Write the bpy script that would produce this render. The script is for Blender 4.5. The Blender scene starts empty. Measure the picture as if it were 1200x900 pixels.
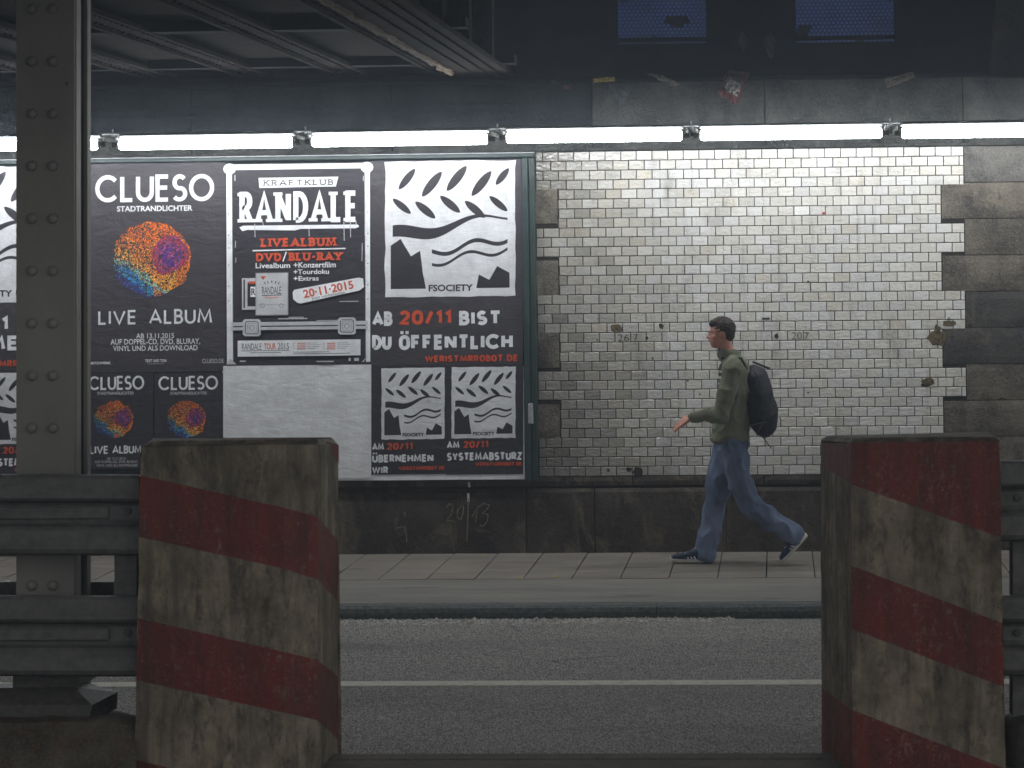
import bpy, bmesh, math, random
from mathutils import Vector, Matrix, noise
from mathutils.geometry import tessellate_polygon
random.seed(7)
S = bpy.context.scene
COL = S.collection
# ------------------------------------------------------------------ camera
F = 3000.0                       # focal length in pixels of the 1200 px wide frame
CAMZ = 2.29
YAW = 0.05
ROLL = -0.0118
PPX, PPY = 760.0, 304.0
cd = bpy.data.cameras.new('camera'); cam = bpy.data.objects.new('camera', cd); COL.objects.link(cam)
cd.sensor_width = 36.0; cd.lens = 36.0*F/1200
cd.shift_x = (600-PPX)/1200; cd.shift_y = -(450-PPY)/1200
cd.clip_start = 0.1; cd.clip_end = 500
RM = (Matrix.Rotation(YAW, 4, 'Z') @ Matrix.Rotation(math.pi/2, 4, 'X') @ Matrix.Rotation(ROLL, 4, 'Z'))
cam.matrix_world = Matrix.Translation((0, 0, CAMZ)) @ RM
S.camera = cam
cd.dof.use_dof = True; cd.dof.focus_distance = 19.6; cd.dof.aperture_fstop = 7.0
# ------------------------------------------------------------------ world, view
W = bpy.data.worlds.new('World'); S.world = W; W.use_nodes = True
nt = W.node_tree; nt.nodes.clear()
wo = nt.nodes.new('ShaderNodeOutputWorld'); bg = nt.nodes.new('ShaderNodeBackground'); sk = nt.nodes.new('ShaderNodeTexSky')
sk.sky_type = 'NISHITA'; sk.sun_disc = False
sk.sun_elevation = math.radians(32); sk.sun_rotation = math.radians(120)
bg.inputs[1].default_value = 0.088
hs_ = nt.nodes.new('ShaderNodeHueSaturation'); hs_.inputs['Saturation'].default_value = .08
nt.links.new(sk.outputs[0], hs_.inputs['Color']); nt.links.new(hs_.outputs[0], bg.inputs[0]); nt.links.new(bg.outputs[0], wo.inputs[0])
S.view_settings.view_transform = 'Standard'; S.view_settings.look = 'None'
S.view_settings.exposure = 0.18; S.view_settings.gamma = 1.0
S.render.engine = 'CYCLES'
S.cycles.max_bounces = 6; S.cycles.use_denoising = True
S.cycles.sample_clamp_indirect = 3.0
LAMP_E = 38.0

# ------------------------------------------------------------------ thin haze volume, added for the glow around the lamps
hm_ = bpy.data.materials.new('lamp_glow_haze'); hm_.use_nodes = True; ht = hm_.node_tree; ht.nodes.remove(ht.nodes['Principled BSDF'])
pvn = ht.nodes.new('ShaderNodeVolumePrincipled'); pvn.inputs['Color'].default_value = (.76,.87,1,1); pvn.inputs['Density'].default_value = .0050; pvn.inputs['Anisotropy'].default_value = .6
ht.links.new(pvn.outputs[0], ht.nodes['Material Output'].inputs['Volume'])
hz = bpy.data.meshes.new('haze'); _v = [(x, y, z) for z in (-1.2, 7.5) for x, y in ((-95,-65),(95,-65),(95,26),(-95,26))]
hz.from_pydata(_v, [], [(0,3,2,1),(4,5,6,7),(0,1,5,4),(1,2,6,5),(2,3,7,6),(3,0,4,7)]); hz.materials.append(hm_)
ho = bpy.data.objects.new('haze', hz); COL.objects.link(ho); ho['kind'] = 'stuff'; ho['label'] = 'thin bluish haze added in the underpass for the glow around the lamps'
S.cycles.volume_bounces = 0
# ------------------------------------------------------------------ helpers
def P(px, py, Y):
    d = RM.to_3x3() @ Vector(((px-PPX)/F, -(py-PPY)/F, -1))
    t = Y/d.y
    return Vector((d.x*t, Y, CAMZ+d.z*t))
def G(px, py, z):                # pixel onto a level plane
    d = RM.to_3x3() @ Vector(((px-PPX)/F, -(py-PPY)/F, -1))
    t = (z-CAMZ)/d.z
    return Vector((d.x*t, d.y*t, z))
def PX(px, py, Y): return P(px, py, Y).x
def PZ(px, py, Y): return P(px, py, Y).z

def tag(o, label=None, cat=None, group=None, kind=None):
    if label: o['label'] = label
    if cat: o['category'] = cat
    if group: o['group'] = group
    if kind: o['kind'] = kind
    return o
def wloc(o):
    v = Vector(o.location)
    while o.parent: o = o.parent; v += o.location
    return v
def place(o, parent, origin):
    o.location = Vector(origin) - (wloc(parent) if parent else Vector())
    if parent: o.parent = parent
    return o
def thing(name, label, cat, loc, group=None):
    o = bpy.data.objects.new(name, None); COL.objects.link(o); o.location = loc; o.empty_display_size = .2
    return tag(o, label, cat, group)
class MB:
    def __init__(s): s.v = []; s.f = []; s.m = []; s.c = []
    def face(s, pts, m=0):
        n = len(s.v); s.v += [Vector(p) for p in pts]; s.f.append(list(range(n, n+len(pts)))); s.m.append(m)
    def mesh(s, vs, fs, m=0):
        n = len(s.v); s.v += [Vector(p) for p in vs]
        for f in fs: s.f.append([n+i for i in f]); s.m.append(m)
    def box(s, a, b, m=0):
        x0, y0, z0 = a; x1, y1, z1 = b
        vs = [(x0,y0,z0),(x1,y0,z0),(x1,y1,z0),(x0,y1,z0),(x0,y0,z1),(x1,y0,z1),(x1,y1,z1),(x0,y1,z1)]
        s.mesh(vs, [(0,3,2,1),(4,5,6,7),(0,1,5,4),(1,2,6,5),(2,3,7,6),(3,0,4,7)], m)
    def bevbox(s, a, b, r=.01, m=0, jit=0.0):
        # box with chamfered edges: chamfer all 12 edges via 24 verts
        x0,y0,z0 = a; x1,y1,z1 = b
        bm = bmesh.new(); bmesh.ops.create_cube(bm, size=1)
        for v in bm.verts:
            v.co = Vector(((x0+x1)/2+v.co.x*(x1-x0)+random.uniform(-jit,jit), (y0+y1)/2+v.co.y*(y1-y0)+random.uniform(-jit,jit), (z0+z1)/2+v.co.z*(z1-z0)+random.uniform(-jit,jit)))
        bmesh.ops.bevel(bm, geom=bm.edges[:], offset=r, segments=1, affect='EDGES')
        bm.verts.index_update()
        s.mesh([v.co.copy() for v in bm.verts], [[v.index for v in f.verts] for f in bm.faces], m); bm.free()
    def tube(s, p0, p1, r0, r1=None, n=10, m=0, caps=True):
        r1 = r0 if r1 is None else r1
        p0 = Vector(p0); p1 = Vector(p1); d = (p1-p0).normalized()
        u = d.cross(Vector((0,0,1)) if abs(d.z) < .9 else Vector((1,0,0))).normalized(); w = d.cross(u)
        vs = []
        for p, r in ((p0,r0),(p1,r1)):
            for i in range(n):
                a = 2*math.pi*i/n; vs.append(p+(u*math.cos(a)+w*math.sin(a))*r)
        fs = [(i, (i+1)%n, n+(i+1)%n, n+i) for i in range(n)]
        if caps: fs += [tuple(range(n))[::-1], tuple(range(n, 2*n))]
        s.mesh(vs, fs, m)
    def ball(s, c, rx, ry=None, rz=None, nu=12, nv=8, m=0):
        ry = rx if ry is None else ry; rz = rx if rz is None else rz
        c = Vector(c); vs = [c+Vector((0,0,rz))]
        for j in range(1, nv):
            t = math.pi*j/nv
            for i in range(nu):
                a = 2*math.pi*i/nu; vs.append(c+Vector((rx*math.sin(t)*math.cos(a), ry*math.sin(t)*math.sin(a), rz*math.cos(t))))
        vs.append(c-Vector((0,0,rz))); fs = []
        for i in range(nu): fs.append((0, 1+i, 1+(i+1)%nu))
        for j in range(nv-2):
            for i in range(nu):
                a = 1+j*nu+i; b = 1+j*nu+(i+1)%nu; fs.append((a, a+nu, b+nu, b))
        k = len(vs)-1
        for i in range(nu): fs.append((k, k-nu+(i+1)%nu, k-nu+i))
        s.mesh(vs, fs, m)
    def hull(s, rings, m=0, caps=True):      # rings: lists of equal length
        n = len(rings[0]); vs = [p for r in rings for p in r]; fs = []
        for j in range(len(rings)-1):
            for i in range(n): fs.append((j*n+i, j*n+(i+1)%n, (j+1)*n+(i+1)%n, (j+1)*n+i))
        if caps: fs += [tuple(range(n))[::-1], tuple(range((len(rings)-1)*n, len(rings)*n))]
        s.mesh(vs, fs, m)
    def build(s, name, mats, parent=None, origin=None, smooth=False, fix=False, cols=None):
        if not isinstance(mats, (list, tuple)): mats = [mats]
        if origin is None:
            xs = [v.x for v in s.v]; ys = [v.y for v in s.v]; zs = [v.z for v in s.v]
            origin = Vector(((min(xs)+max(xs))/2, (min(ys)+max(ys))/2, min(zs)))
        origin = Vector(origin)
        me = bpy.data.meshes.new(name); me.from_pydata([tuple(v-origin) for v in s.v], [], s.f)
        for mt in mats: me.materials.append(mt)
        if len(mats) > 1:
            for p, k in zip(me.polygons, s.m): p.material_index = k
        if fix:
            bm = bmesh.new(); bm.from_mesh(me); bmesh.ops.recalc_face_normals(bm, faces=bm.faces); bm.to_mesh(me); bm.free()
        if smooth:
            for p in me.polygons: p.use_smooth = True
        if cols is not None:
            at = me.color_attributes.new('tint', 'FLOAT_COLOR', 'POINT')
            for i, c in enumerate(cols): at.data[i].color = c
        me.update()
        o = bpy.data.objects.new(name, me); COL.objects.link(o)
        return place(o, parent, origin)

# ------------------------------------------------------------------ materials
def rgb(*c): return (c[0], c[1], c[2], 1)
class N:
    def __init__(s, name):
        s.m = bpy.data.materials.new(name); s.m.use_nodes = True; s.t = s.m.node_tree
        s.b = s.t.nodes['Principled BSDF']; s.geo = s.t.nodes.new('ShaderNodeNewGeometry')
        s.h = None
    def n(s, t, **k):
        o = s.t.nodes.new(t)
        for a, v in k.items(): setattr(o, a, v)
        return o
    def link(s, a, b): s.t.links.new(a, b)
    def pos(s, scale=(1,1,1), warp=0):
        mp = s.n('ShaderNodeMapping'); mp.inputs['Scale'].default_value = scale
        s.link(s.geo.outputs['Position'], mp.inputs['Vector']); return mp.outputs[0]
    def noise(s, sc, det=4, rough=.6, scale=(1,1,1), dist=0, lo=.35, hi=.65):
        t = s.n('ShaderNodeTexNoise'); t.inputs['Scale'].default_value = sc; t.inputs['Detail'].default_value = det
        t.inputs['Roughness'].default_value = rough; t.inputs['Distortion'].default_value = dist
        s.link(s.pos(scale), t.inputs['Vector'])
        r = s.n('ShaderNodeMapRange'); r.inputs[1].default_value = lo; r.inputs[2].default_value = hi
        s.link(t.outputs['Fac'], r.inputs[0]); return r.outputs[0]
    def voro(s, sc, lo, hi, scale=(1,1,1), feature='F1'):
        t = s.n('ShaderNodeTexVoronoi'); t.inputs['Scale'].default_value = sc; t.feature = feature
        s.link(s.pos(scale), t.inputs['Vector'])
        r = s.n('ShaderNodeMapRange'); r.inputs[1].default_value = lo; r.inputs[2].default_value = hi
        s.link(t.outputs['Distance'], r.inputs[0]); return r.outputs[0]
    def mix(s, fac, a, b, mode='MIX'):
        m = s.n('ShaderNodeMix'); m.data_type = 'RGBA'; m.blend_type = mode
        for inp, v in ((m.inputs[0], fac), (m.inputs[6], a), (m.inputs[7], b)):
            if isinstance(v, (int, float)): inp.default_value = v
            elif isinstance(v, tuple): inp.default_value = rgb(*v)
            else: s.link(v, inp)
        return m.outputs[2]
    def math(s, op, a, b=0.0):
        m = s.n('ShaderNodeMath'); m.operation = op
        for inp, v in ((m.inputs[0], a), (m.inputs[1], b)):
            if isinstance(v, (int, float)): inp.default_value = v
            else: s.link(v, inp)
        return m.outputs[0]
    def color(s, c):
        if isinstance(c, tuple): s.b.inputs['Base Color'].default_value = rgb(*c)
        else: s.link(c, s.b.inputs['Base Color'])
        return s
    def rough(s, r):
        if isinstance(r, (int, float)): s.b.inputs['Roughness'].default_value = r
        else: s.link(r, s.b.inputs['Roughness'])
        return s
    def bump(s, h, strength=.3, dist=.01):
        b = s.n('ShaderNodeBump'); b.inputs['Strength'].default_value = strength; b.inputs['Distance'].default_value = dist
        s.link(h, b.inputs['Height'])
        if s.h: s.link(s.h, b.inputs['Normal'])
        s.h = b.outputs[0]; s.link(s.h, s.b.inputs['Normal']); return s
    def spec(s, v): s.b.inputs['Specular IOR Level'].default_value = v; return s
    def metal(s, v): s.b.inputs['Metallic'].default_value = v; return s

def simple(name, c, r=.7, var=.25, sc=12, bump=.15, spec=.4):
    n = N(name); d = tuple(x*(1-var) for x in c); l = tuple(min(1, x*(1+var)) for x in c)
    n.color(n.mix(n.noise(sc), d, l)).rough(r).spec(spec)
    if bump: n.bump(n.noise(sc*6, lo=0, hi=1), bump, .004)
    return n.m

# glazed brick: tint attribute carries the firing colour of each brick
n = N('glazed_brick'); at = n.n('ShaderNodeVertexColor', layer_name='tint')
fine = n.noise(60, 3, lo=.35, hi=.7)
c = n.mix(n.math('MULTIPLY', fine, .22), at.outputs['Color'], (.36,.33,.27))
stain = n.noise(2.2, 6, .7, (1.6,1,.7), .6, .56, .72)
c = n.mix(n.math('MULTIPLY', stain, .45), c, (.15,.13,.10))
run = n.noise(6, 5, .65, (2.2,1,.22), .2, .54, .70); c = n.mix(n.math('MULTIPLY', run, .38), c, (.20,.175,.135))
specks = n.noise(14, 5, .75, (1,1,2.2), .4, .66, .71)
c = n.mix(n.math('MULTIPLY', specks, .55), c, (.07,.06,.045))
n.color(c).rough(n.math('ADD', n.math('MULTIPLY', fine, .2), .07)).spec(.55)
n.bump(n.noise(26, 2, .5, (1,1,1.7), .3, .2, .8), .6, .006)
M_BRICK = n.m
M_MORTAR = simple('dark_mortar', (.026,.022,.018), .95, .3, 20, .3, .2)
def stone(name, a, b, c3, sc=3.0, bump=.6):
    n = N(name)
    c = n.mix(n.noise(sc, 7, .68, (1,1,1), .4), a, b)
    c = n.mix(n.math('MULTIPLY', n.noise(sc*1.7, 6, .75, (1,1,.5), .8, .52, .66), .8), c, c3)
    c = n.mix(n.math('MULTIPLY', n.noise(90, 3, .6, lo=.45, hi=.75), .35), c, tuple(min(1, x*2.2) for x in b))
    n.color(c).rough(.85).spec(.3)
    n.bump(n.noise(sc*9, 6, .7, lo=.2, hi=.8), bump, .02); n.bump(n.noise(70, 4, .7, lo=.2, hi=.8), bump*.7, .006)
    return n.m
M_STONE = stone('soot_stained_ashlar', (.035,.031,.029), (.17,.15,.118), (.028,.026,.027))
M_STONE2 = stone('pale_ashlar', (.065,.063,.060), (.18,.172,.155), (.04,.038,.037), 4)
M_STONE3 = stone('blackened_ashlar', (.028,.027,.03), (.075,.070,.062), (.12,.105,.08), 2.6)
M_PLINTH = stone('sooty_plinth_stone', (.016,.013,.012), (.065,.052,.042), (.15,.125,.09), 2.4, .7)
M_LINTEL = stone('grimy_lintel', (.014,.017,.018), (.075,.075,.068), (.007,.009,.011), 3.4, .8)
M_DARKSTEEL = stone('sooty_painted_steel', (.007,.009,.011), (.024,.029,.031), (.005,.005,.007), 3.0, .5)
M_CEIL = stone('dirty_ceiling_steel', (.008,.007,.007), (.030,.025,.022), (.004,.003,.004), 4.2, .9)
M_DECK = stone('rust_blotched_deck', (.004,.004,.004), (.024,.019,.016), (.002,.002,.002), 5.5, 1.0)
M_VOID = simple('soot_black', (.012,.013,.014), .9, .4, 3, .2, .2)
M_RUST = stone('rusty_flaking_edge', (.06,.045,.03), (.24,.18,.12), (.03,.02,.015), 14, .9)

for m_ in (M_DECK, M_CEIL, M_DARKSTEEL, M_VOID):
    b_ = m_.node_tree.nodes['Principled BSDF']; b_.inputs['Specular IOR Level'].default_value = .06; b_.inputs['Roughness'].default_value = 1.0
def conc(name, red=False):
    n = N(name)
    c = n.mix(n.noise(5, 7, .7), (.14,.115,.082), (.34,.285,.20))
    st = n.noise(7, 5, .65, (1.6,1.6,.16), .3, .42, .68)
    c = n.mix(n.math('MULTIPLY', st, .75), c, (.065,.055,.046))
    c = n.mix(n.math('MULTIPLY', n.noise(16, 8, .8, (1,1,.42), .25, .50, .64), .8), c, (.04,.034,.028))
    c = n.mix(n.math('MULTIPLY', n.noise(4.5, 8, .75, (1,1,.3), .2, .50, .64), .6), c, (.055,.048,.04))
    if red:
        wear = n.math('MAXIMUM', n.noise(24, 7, .85, (1,1,.5), .4, .54, .63), n.math('MULTIPLY', n.noise(60, 4, .8, lo=.57, hi=.63), .85))
        rc = n.mix(n.noise(3, 5, .6, (1,1,.6)), (.13,.024,.018), (.20,.028,.018))
        rc = n.mix(n.math('MULTIPLY', st, .7), rc, (.05,.020,.017)); rc = n.mix(n.math('MULTIPLY', n.noise(5, 6, .75, (1,1,.5), .5, .5, .64), .6), rc, (.055,.028,.022))
        c = n.mix(n.math('MULTIPLY', wear, .6), rc, c)
    pits = n.voro(38, .05, .14)
    c = n.mix(n.math('MULTIPLY', n.math('SUBTRACT', 1.0, pits), .7), c, (.03,.027,.024))
    sp = n.noise(120, 2, .5, lo=.72, hi=.78)
    c = n.mix(n.math('MULTIPLY', sp, .6), c, (.5,.47,.4))
    n.color(c).rough(.8 if not red else .62).spec(.35)
    n.bump(n.noise(9, 6, .65, lo=.2, hi=.8), .5, .012); n.bump(n.noise(110, 3, .6, lo=.2, hi=.8), .4, .003)
    return n.m
M_CONC = conc('weathered_concrete'); M_RED = conc('worn_red_paint', True)
M_FOOT = stone('mossy_rough_concrete', (.05,.045,.036), (.17,.15,.115), (.14,.06,.025), 5, 1.0)
n = N('grey_column_paint'); c = n.mix(n.noise(2, 5, .6, (1,1,.5)), (.18,.172,.155), (.25,.238,.215))
c = n.mix(n.math('MULTIPLY', n.noise(35, 6, .8, lo=.6, hi=.75), .4), c, (.06,.05,.045))
n.color(c).rough(.55).spec(.4); n.bump(n.noise(14, 5, .6, lo=.2, hi=.8), .35, .006); n.bump(n.noise(160, 2, lo=.2, hi=.8), .25, .002); M_COLUMN = n.m
n = N('galvanised_rail'); c = n.mix(n.noise(18, 6, .75), (.085,.083,.080), (.15,.147,.14))
c = n.mix(n.math('MULTIPLY', n.noise(4, 5, .7, (.4,1,3), lo=.5, hi=.7), .6), c, (.05,.047,.043))
n.color(c).rough(.6).spec(.5).metal(.2); n.bump(n.noise(200, 2, lo=.2, hi=.8), .3, .002); M_RAIL = n.m
M_BOLT = simple('dark_bolt', (.07,.066,.062), .5, .3, 30, .2)
n = N('frame_green_paint'); c = n.mix(n.noise(9, 6, .7, (1,1,.4)), (.012,.028,.026), (.03,.052,.048))
c = n.mix(n.math('MULTIPLY', n.noise(45, 5, .8, lo=.62, hi=.7), .6), c, (.2,.2,.19))
n.color(c).rough(.45).spec(.5); n.bump(n.noise(60, 4, lo=.2, hi=.8), .3, .003); M_FRAME = n.m

def paper(name, a, rough=.42, wr=.5):
    n = N(name)
    c = n.mix(n.noise(7, 6, .7), tuple(x*.86 for x in a), tuple(min(1, x*1.08) for x in a))
    n.color(c).rough(n.math('ADD', n.math('MULTIPLY', n.noise(30, 4), .15), rough)).spec(.4)
    n.bump(n.noise(5, 5, .6, (1,1,2.5), .6, .2, .8), wr, .012)
    n.bump(n.noise(28, 4, .6, (2.5,1,.5), .8, .2, .8), wr*.5, .004)
    n.bump(n.noise(3.1, 3, .5, (1,1,6), 1.0, .48, .52), .12, .003)
    return n.m
M_BLACKP = paper('charcoal_poster_ink', (.052,.046,.053), .40)
M_BLACKP2 = paper('black_poster_ink', (.034,.030,.038), .40)
M_WHITEP = paper('blank_white_paper', (.76,.77,.79), .6, .35)
M_SILVER = paper('silver_grey_ink', (.70,.71,.73), .45, .5)
M_INKW = paper('white_print', (.82,.84,.86), .5, .3)
M_INKW2 = paper('dull_white_print', (.55,.56,.58), .5, .3)
M_INKR = paper('orange_red_print', (.62,.085,.03), .5, .3)
M_INKG = paper('grey_print', (.30,.30,.31), .5, .3)
M_INKK = paper('black_print', (.03,.027,.032), .42, .3)
n = N('speckled_colour_print'); at = n.n('ShaderNodeVertexColor', layer_name='tint'); n.color(at.outputs['Color']).rough(.5); M_SPECK = n.m
n = N('chalk_scrawl'); n.color(n.mix(n.noise(70, 5, .7), (.06,.055,.045), (.30,.27,.17))).rough(.9); M_CHALK = n.m

n = N('lamp_glow'); n.b.inputs['Emission Color'].default_value = (.95,.975,1,1); n.b.inputs['Emission Strength'].default_value = LAMP_E
n.color((.8,.8,.8)); M_GLOW = n.m
M_FIX = simple('lamp_housing_grey', (.20,.21,.21), .5, .2, 10, .1)
M_CAP = simple('lamp_end_cap', (.22,.225,.21), .5, .3, 20, .1)
M_CABLE = simple('zinc_conduit', (.30,.31,.32), .4, .2, 14, .1)
n = N('dusk_lit_glass'); n.color((.02,.03,.06)).rough(.3)
c = n.mix(n.noise(4, 4, .6), (.014,.030,.10), (.035,.065,.19)); n.link(c, n.b.inputs['Emission Color']); n.b.inputs['Emission Strength'].default_value = .42; M_BLUE = n.m
M_MESH = simple('black_wire_mesh', (.02,.02,.024), .6, .3, 20, 0)

n = N('asphalt'); g1 = n.noise(125, 2, .6, (1,.28,1), 0, .50, .60); g2 = n.noise(105, 2, .6, (1,.28,1), 0, .54, .44)
c = n.mix(n.noise(1.3, 5, .6, (.6,1,1)), (.27,.248,.22), (.37,.342,.305))
c = n.mix(n.math('MULTIPLY', g2, .8), c, (.05,.046,.04)); c = n.mix(n.math('MULTIPLY', g1, .8), c, (.62,.60,.56))
c = n.mix(n.math('MULTIPLY', n.noise(26, 2, .5, (.45,1,1), lo=.70, hi=.73), .9), c, (.62,.61,.58))
tr = n.noise(1.0, 2, .5, (.03,1.1,1), lo=.42, hi=.58); vd = n.voro(.55, .0, .006, (.6,1,1), 'DISTANCE_TO_EDGE'); crk = n.math('MULTIPLY', n.math('SUBTRACT', 1.0, vd), n.noise(.8, 3, .6, lo=.50, hi=.56)); c = n.mix(n.math('MULTIPLY', crk, .6), c, (.03,.028,.025))
c = n.mix(n.math('MULTIPLY', tr, .22), c, (.10,.095,.088)); c = n.mix(n.math('MULTIPLY', n.noise(1.6, 5, .7, (.5,1.2,1), .6, .56, .66), .35), c, (.09,.085,.078))
n.color(c).rough(.72).spec(.45); n.bump(n.voro(75, 0, .6, (1,.8,1)), .9, .010); n.bump(n.noise(38, 4, lo=.2, hi=.8), .5, .012); M_ASPH = n.m
n = N('smooth_footway_asphalt'); c = n.mix(n.noise(3, 6, .65, (.25,1.4,1)), (.17,.16,.143), (.25,.236,.21))
c = n.mix(n.math('MULTIPLY', n.noise(4, 7, .75, (.3,1.6,1), .6, .56, .66), .6), c, (.07,.068,.066))
n.color(c).rough(.8).spec(.3); n.bump(n.noise(45, 5, .7, (.5,1,1), lo=.2, hi=.8), .5, .008); M_STRIP = n.m
n = N('paving_slab'); c = n.mix(n.noise(3.5, 6, .65, (.4,1,1)), (.165,.145,.122), (.245,.22,.188))
c = n.mix(n.math('MULTIPLY', n.noise(7, 6, .75, (.35,1.4,1), .3, .55, .68), .45), c, (.07,.062,.052))
n.color(c).rough(.75).spec(.35); n.bump(n.noise(80, 4, .7, lo=.2, hi=.8), .4, .004); M_SLAB = n.m
n = N('kerb_granite'); c = n.mix(n.noise(30, 5, .7), (.035,.045,.048), (.115,.13,.12))
n.color(c).rough(.7); n.bump(n.noise(35, 5, .7, lo=.2, hi=.8), .8, .012); M_KERB = n.m
n = N('road_paint'); c = n.mix(n.noise(14, 6, .75, lo=.5, hi=.7), (.80,.78,.66), (.45,.44,.38)); n.color(c).rough(.7); n.bump(n.voro(75, 0, .6), .5, .006); M_LINE = n.m
M_SAND = simple('gritty_stone_chips', (.58,.56,.52), .8, .5, 40, .2)
M_MEDIAN = stone('median_concrete', (.09,.08,.065), (.15,.135,.11), (.06,.05,.04), 4, .5)
M_LEAF = simple('yellow_leaf', (.42,.30,.07), .7, .3, 60, .1)

WY = 20.0                         # tile face
# ------------------------------------------------------------------ ground
b = MB(); b.face([(-90,-60,-.09),(90,-60,-.09),(90,WY+.4,-.09),(-90,WY+.4,-.09)])
b.build('road', M_ASPH, origin=(0,10,-.09)); road = COL.objects['road']; tag(road, kind='structure')
kerbY = G(600, 726, -.09).y
slabY = G(700, 678.2, 0).y
lineY = G(680, 803.6, -.09).y; lineY2 = G(680, 798.2, -.09).y
baseY = G(700, 648, 0).y; PLY = baseY
b = MB(); b.box((-40, lineY, -.0895), (40, lineY2, -.0855)); ln = b.build('road_marking', M_LINE); tag(ln, kind='structure')
pv = bpy.data.objects.new('pavement', None); COL.objects.link(pv); pv.location = (0, 18.5, 0); tag(pv, kind='structure')
b = MB(); b.box((-40, kerbY+.13, -.3), (40, WY+.4, -.012)); b.build('bedding', M_MORTAR, pv)
b = MB(); b.box((-40, kerbY+.17, -.2), (40, slabY-.006, -.001)); b.build('asphalt_strip', M_STRIP, pv)
# kerb stones
kerb = bpy.data.objects.new('kerb', None); COL.objects.link(kerb); kerb.location = (0, kerbY, -.09); tag(kerb, kind='structure')
kx = G(768, 718, -.03).x
for k in range(-10, 9):
    b = MB(); x0 = kx+k*1.95+.002; x1 = kx+(k+1)*1.95-.002
    # profile rounded front edge
    prof = [(kerbY+.005,-.25),(kerbY+.0,-.085),(kerbY+.006,-.045),(kerbY+.03,-.018),(kerbY+.07,-.004),(kerbY+.165,-.001),(kerbY+.165,-.25)]
    nseg = 26; rings = []
    for i in range(nseg+1):
        x = x0+(x1-x0)*i/nseg
        rings.append([(x, y+(noise.noise((x*5,y*9,3))*.008 if z > -.2 else 0), z+(noise.noise((x*4,y*7,z*9))*.006 if -.08 < z < 0 else 0)) for y, z in prof])
    b.hull(rings); b.build('kerb_stone', M_KERB, kerb, fix=True)
# slabs
sx0 = G(898.5, 660, 0).x; pit = (G(898.5,648,0)-G(845.8,648,0)).length; nrow = 5; rp = (WY-.02-slabY)/nrow
i0 = -24
for i in range(i0, 15):
    for j in range(nrow):
        b = MB(); x0 = sx0+i*pit+.004; x1 = x0+pit-.008; y0 = slabY+j*rp+.0015; y1 = y0+rp-.003
        if i % 2 == 0 and False: pass
        hz = random.uniform(-.0015,.001); tl = random.uniform(-.0015,.0015)
        vs = [(x0,y0,hz-tl),(x1,y0,hz+tl),(x1,y1,hz+tl),(x0,y1,hz-tl)]
        e = .004
        vi = [(x0+e,y0+e*.5,hz+.002-tl),(x1-e,y0+e*.5,hz+.002+tl),(x1-e,y1-e*.5,hz+.002+tl),(x0+e,y1-e*.5,hz+.002-tl)]
        bt = [(v[0],v[1],-.04) for v in vs]
        b.mesh(bt+vs+vi, [(0,1,5,4),(1,2,6,5),(2,3,7,6),(3,0,4,7),(4,5,9,8),(5,6,10,9),(6,7,11,10),(7,4,8,11),(8,9,10,11)])
        b.build('paving_slab', M_SLAB, pv)
# grit along the kerb
b = MB()
for k in range(4200):
    px = random.uniform(385, 800) if random.random() < .85 else random.uniform(700, 860)
    env = 1 if px < 700 else .5
    x = G(px, 729, -.09).x; y = kerbY-abs(random.gauss(0, .10))*env-.008; r = random.uniform(.004,.013)*(1 if random.random() < .9 else 1.7)
    a = random.uniform(0, 6.28); pts = []
    for q in range(5): pts.append(Vector((x+r*1.3*math.cos(a+q*1.257)*random.uniform(.7,1.2), y+r*math.sin(a+q*1.257)*random.uniform(.7,1.2), -.0895)))
    top = Vector((x, y, -.09+r*random.uniform(.5,1.1)))
    b.mesh(pts+[top], [(q, (q+1)%5, 5) for q in range(5)])
g = b.build('stone_grit', M_SAND, fix=True); tag(g, 'pale gritty stone chips lying in the gutter along the kerb', 'grit', kind='stuff')
# leaves
lf = [(720,645,'tiny yellow leaf stuck at the foot of the plinth'),(857,681,'small yellow leaf on the slab line just right of the front shoe'),(886,673,'small yellow leaf on the slabs below the trailing leg'),(809,680,'pale scrap of leaf on the asphalt below the front shoe'),(610,678,'tiny pale leaf on the slab edge left of centre'),(566,650,'tiny yellow scrap against the plinth left of centre'),(650,676,'tiny orange leaf in the slab joint near centre')]
for px, py, lb in lf:
    p = G(px, py, .004); b = MB(); r = .018; a = random.uniform(0,3)
    pts = [p+Vector((r*math.cos(a+q*1.05)*(1 if q%3 else 1.5), r*math.sin(a+q*1.05), .002*math.sin(q*2)+.002)) for q in range(6)]
    b.mesh(pts+[p+Vector((0,0,.009))], [(q,(q+1)%6,6) for q in range(6)])
    o = b.build('fallen_leaf', M_LEAF); tag(o, lb, 'leaf', 'dead leaves scattered on the pavement')
# near median
mY = G(680, 888, -.02).y
b = MB(); b.box((-40, 6.5, -.3), (40, mY-.16, 0.0)); o = b.build('median', M_MEDIAN); tag(o, kind='structure')
b = MB(); b.bevbox((-40, mY-.15, -.3), (40, mY, .003), .015); o = b.build('median_kerb', M_MEDIAN); tag(o, kind='structure')

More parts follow.
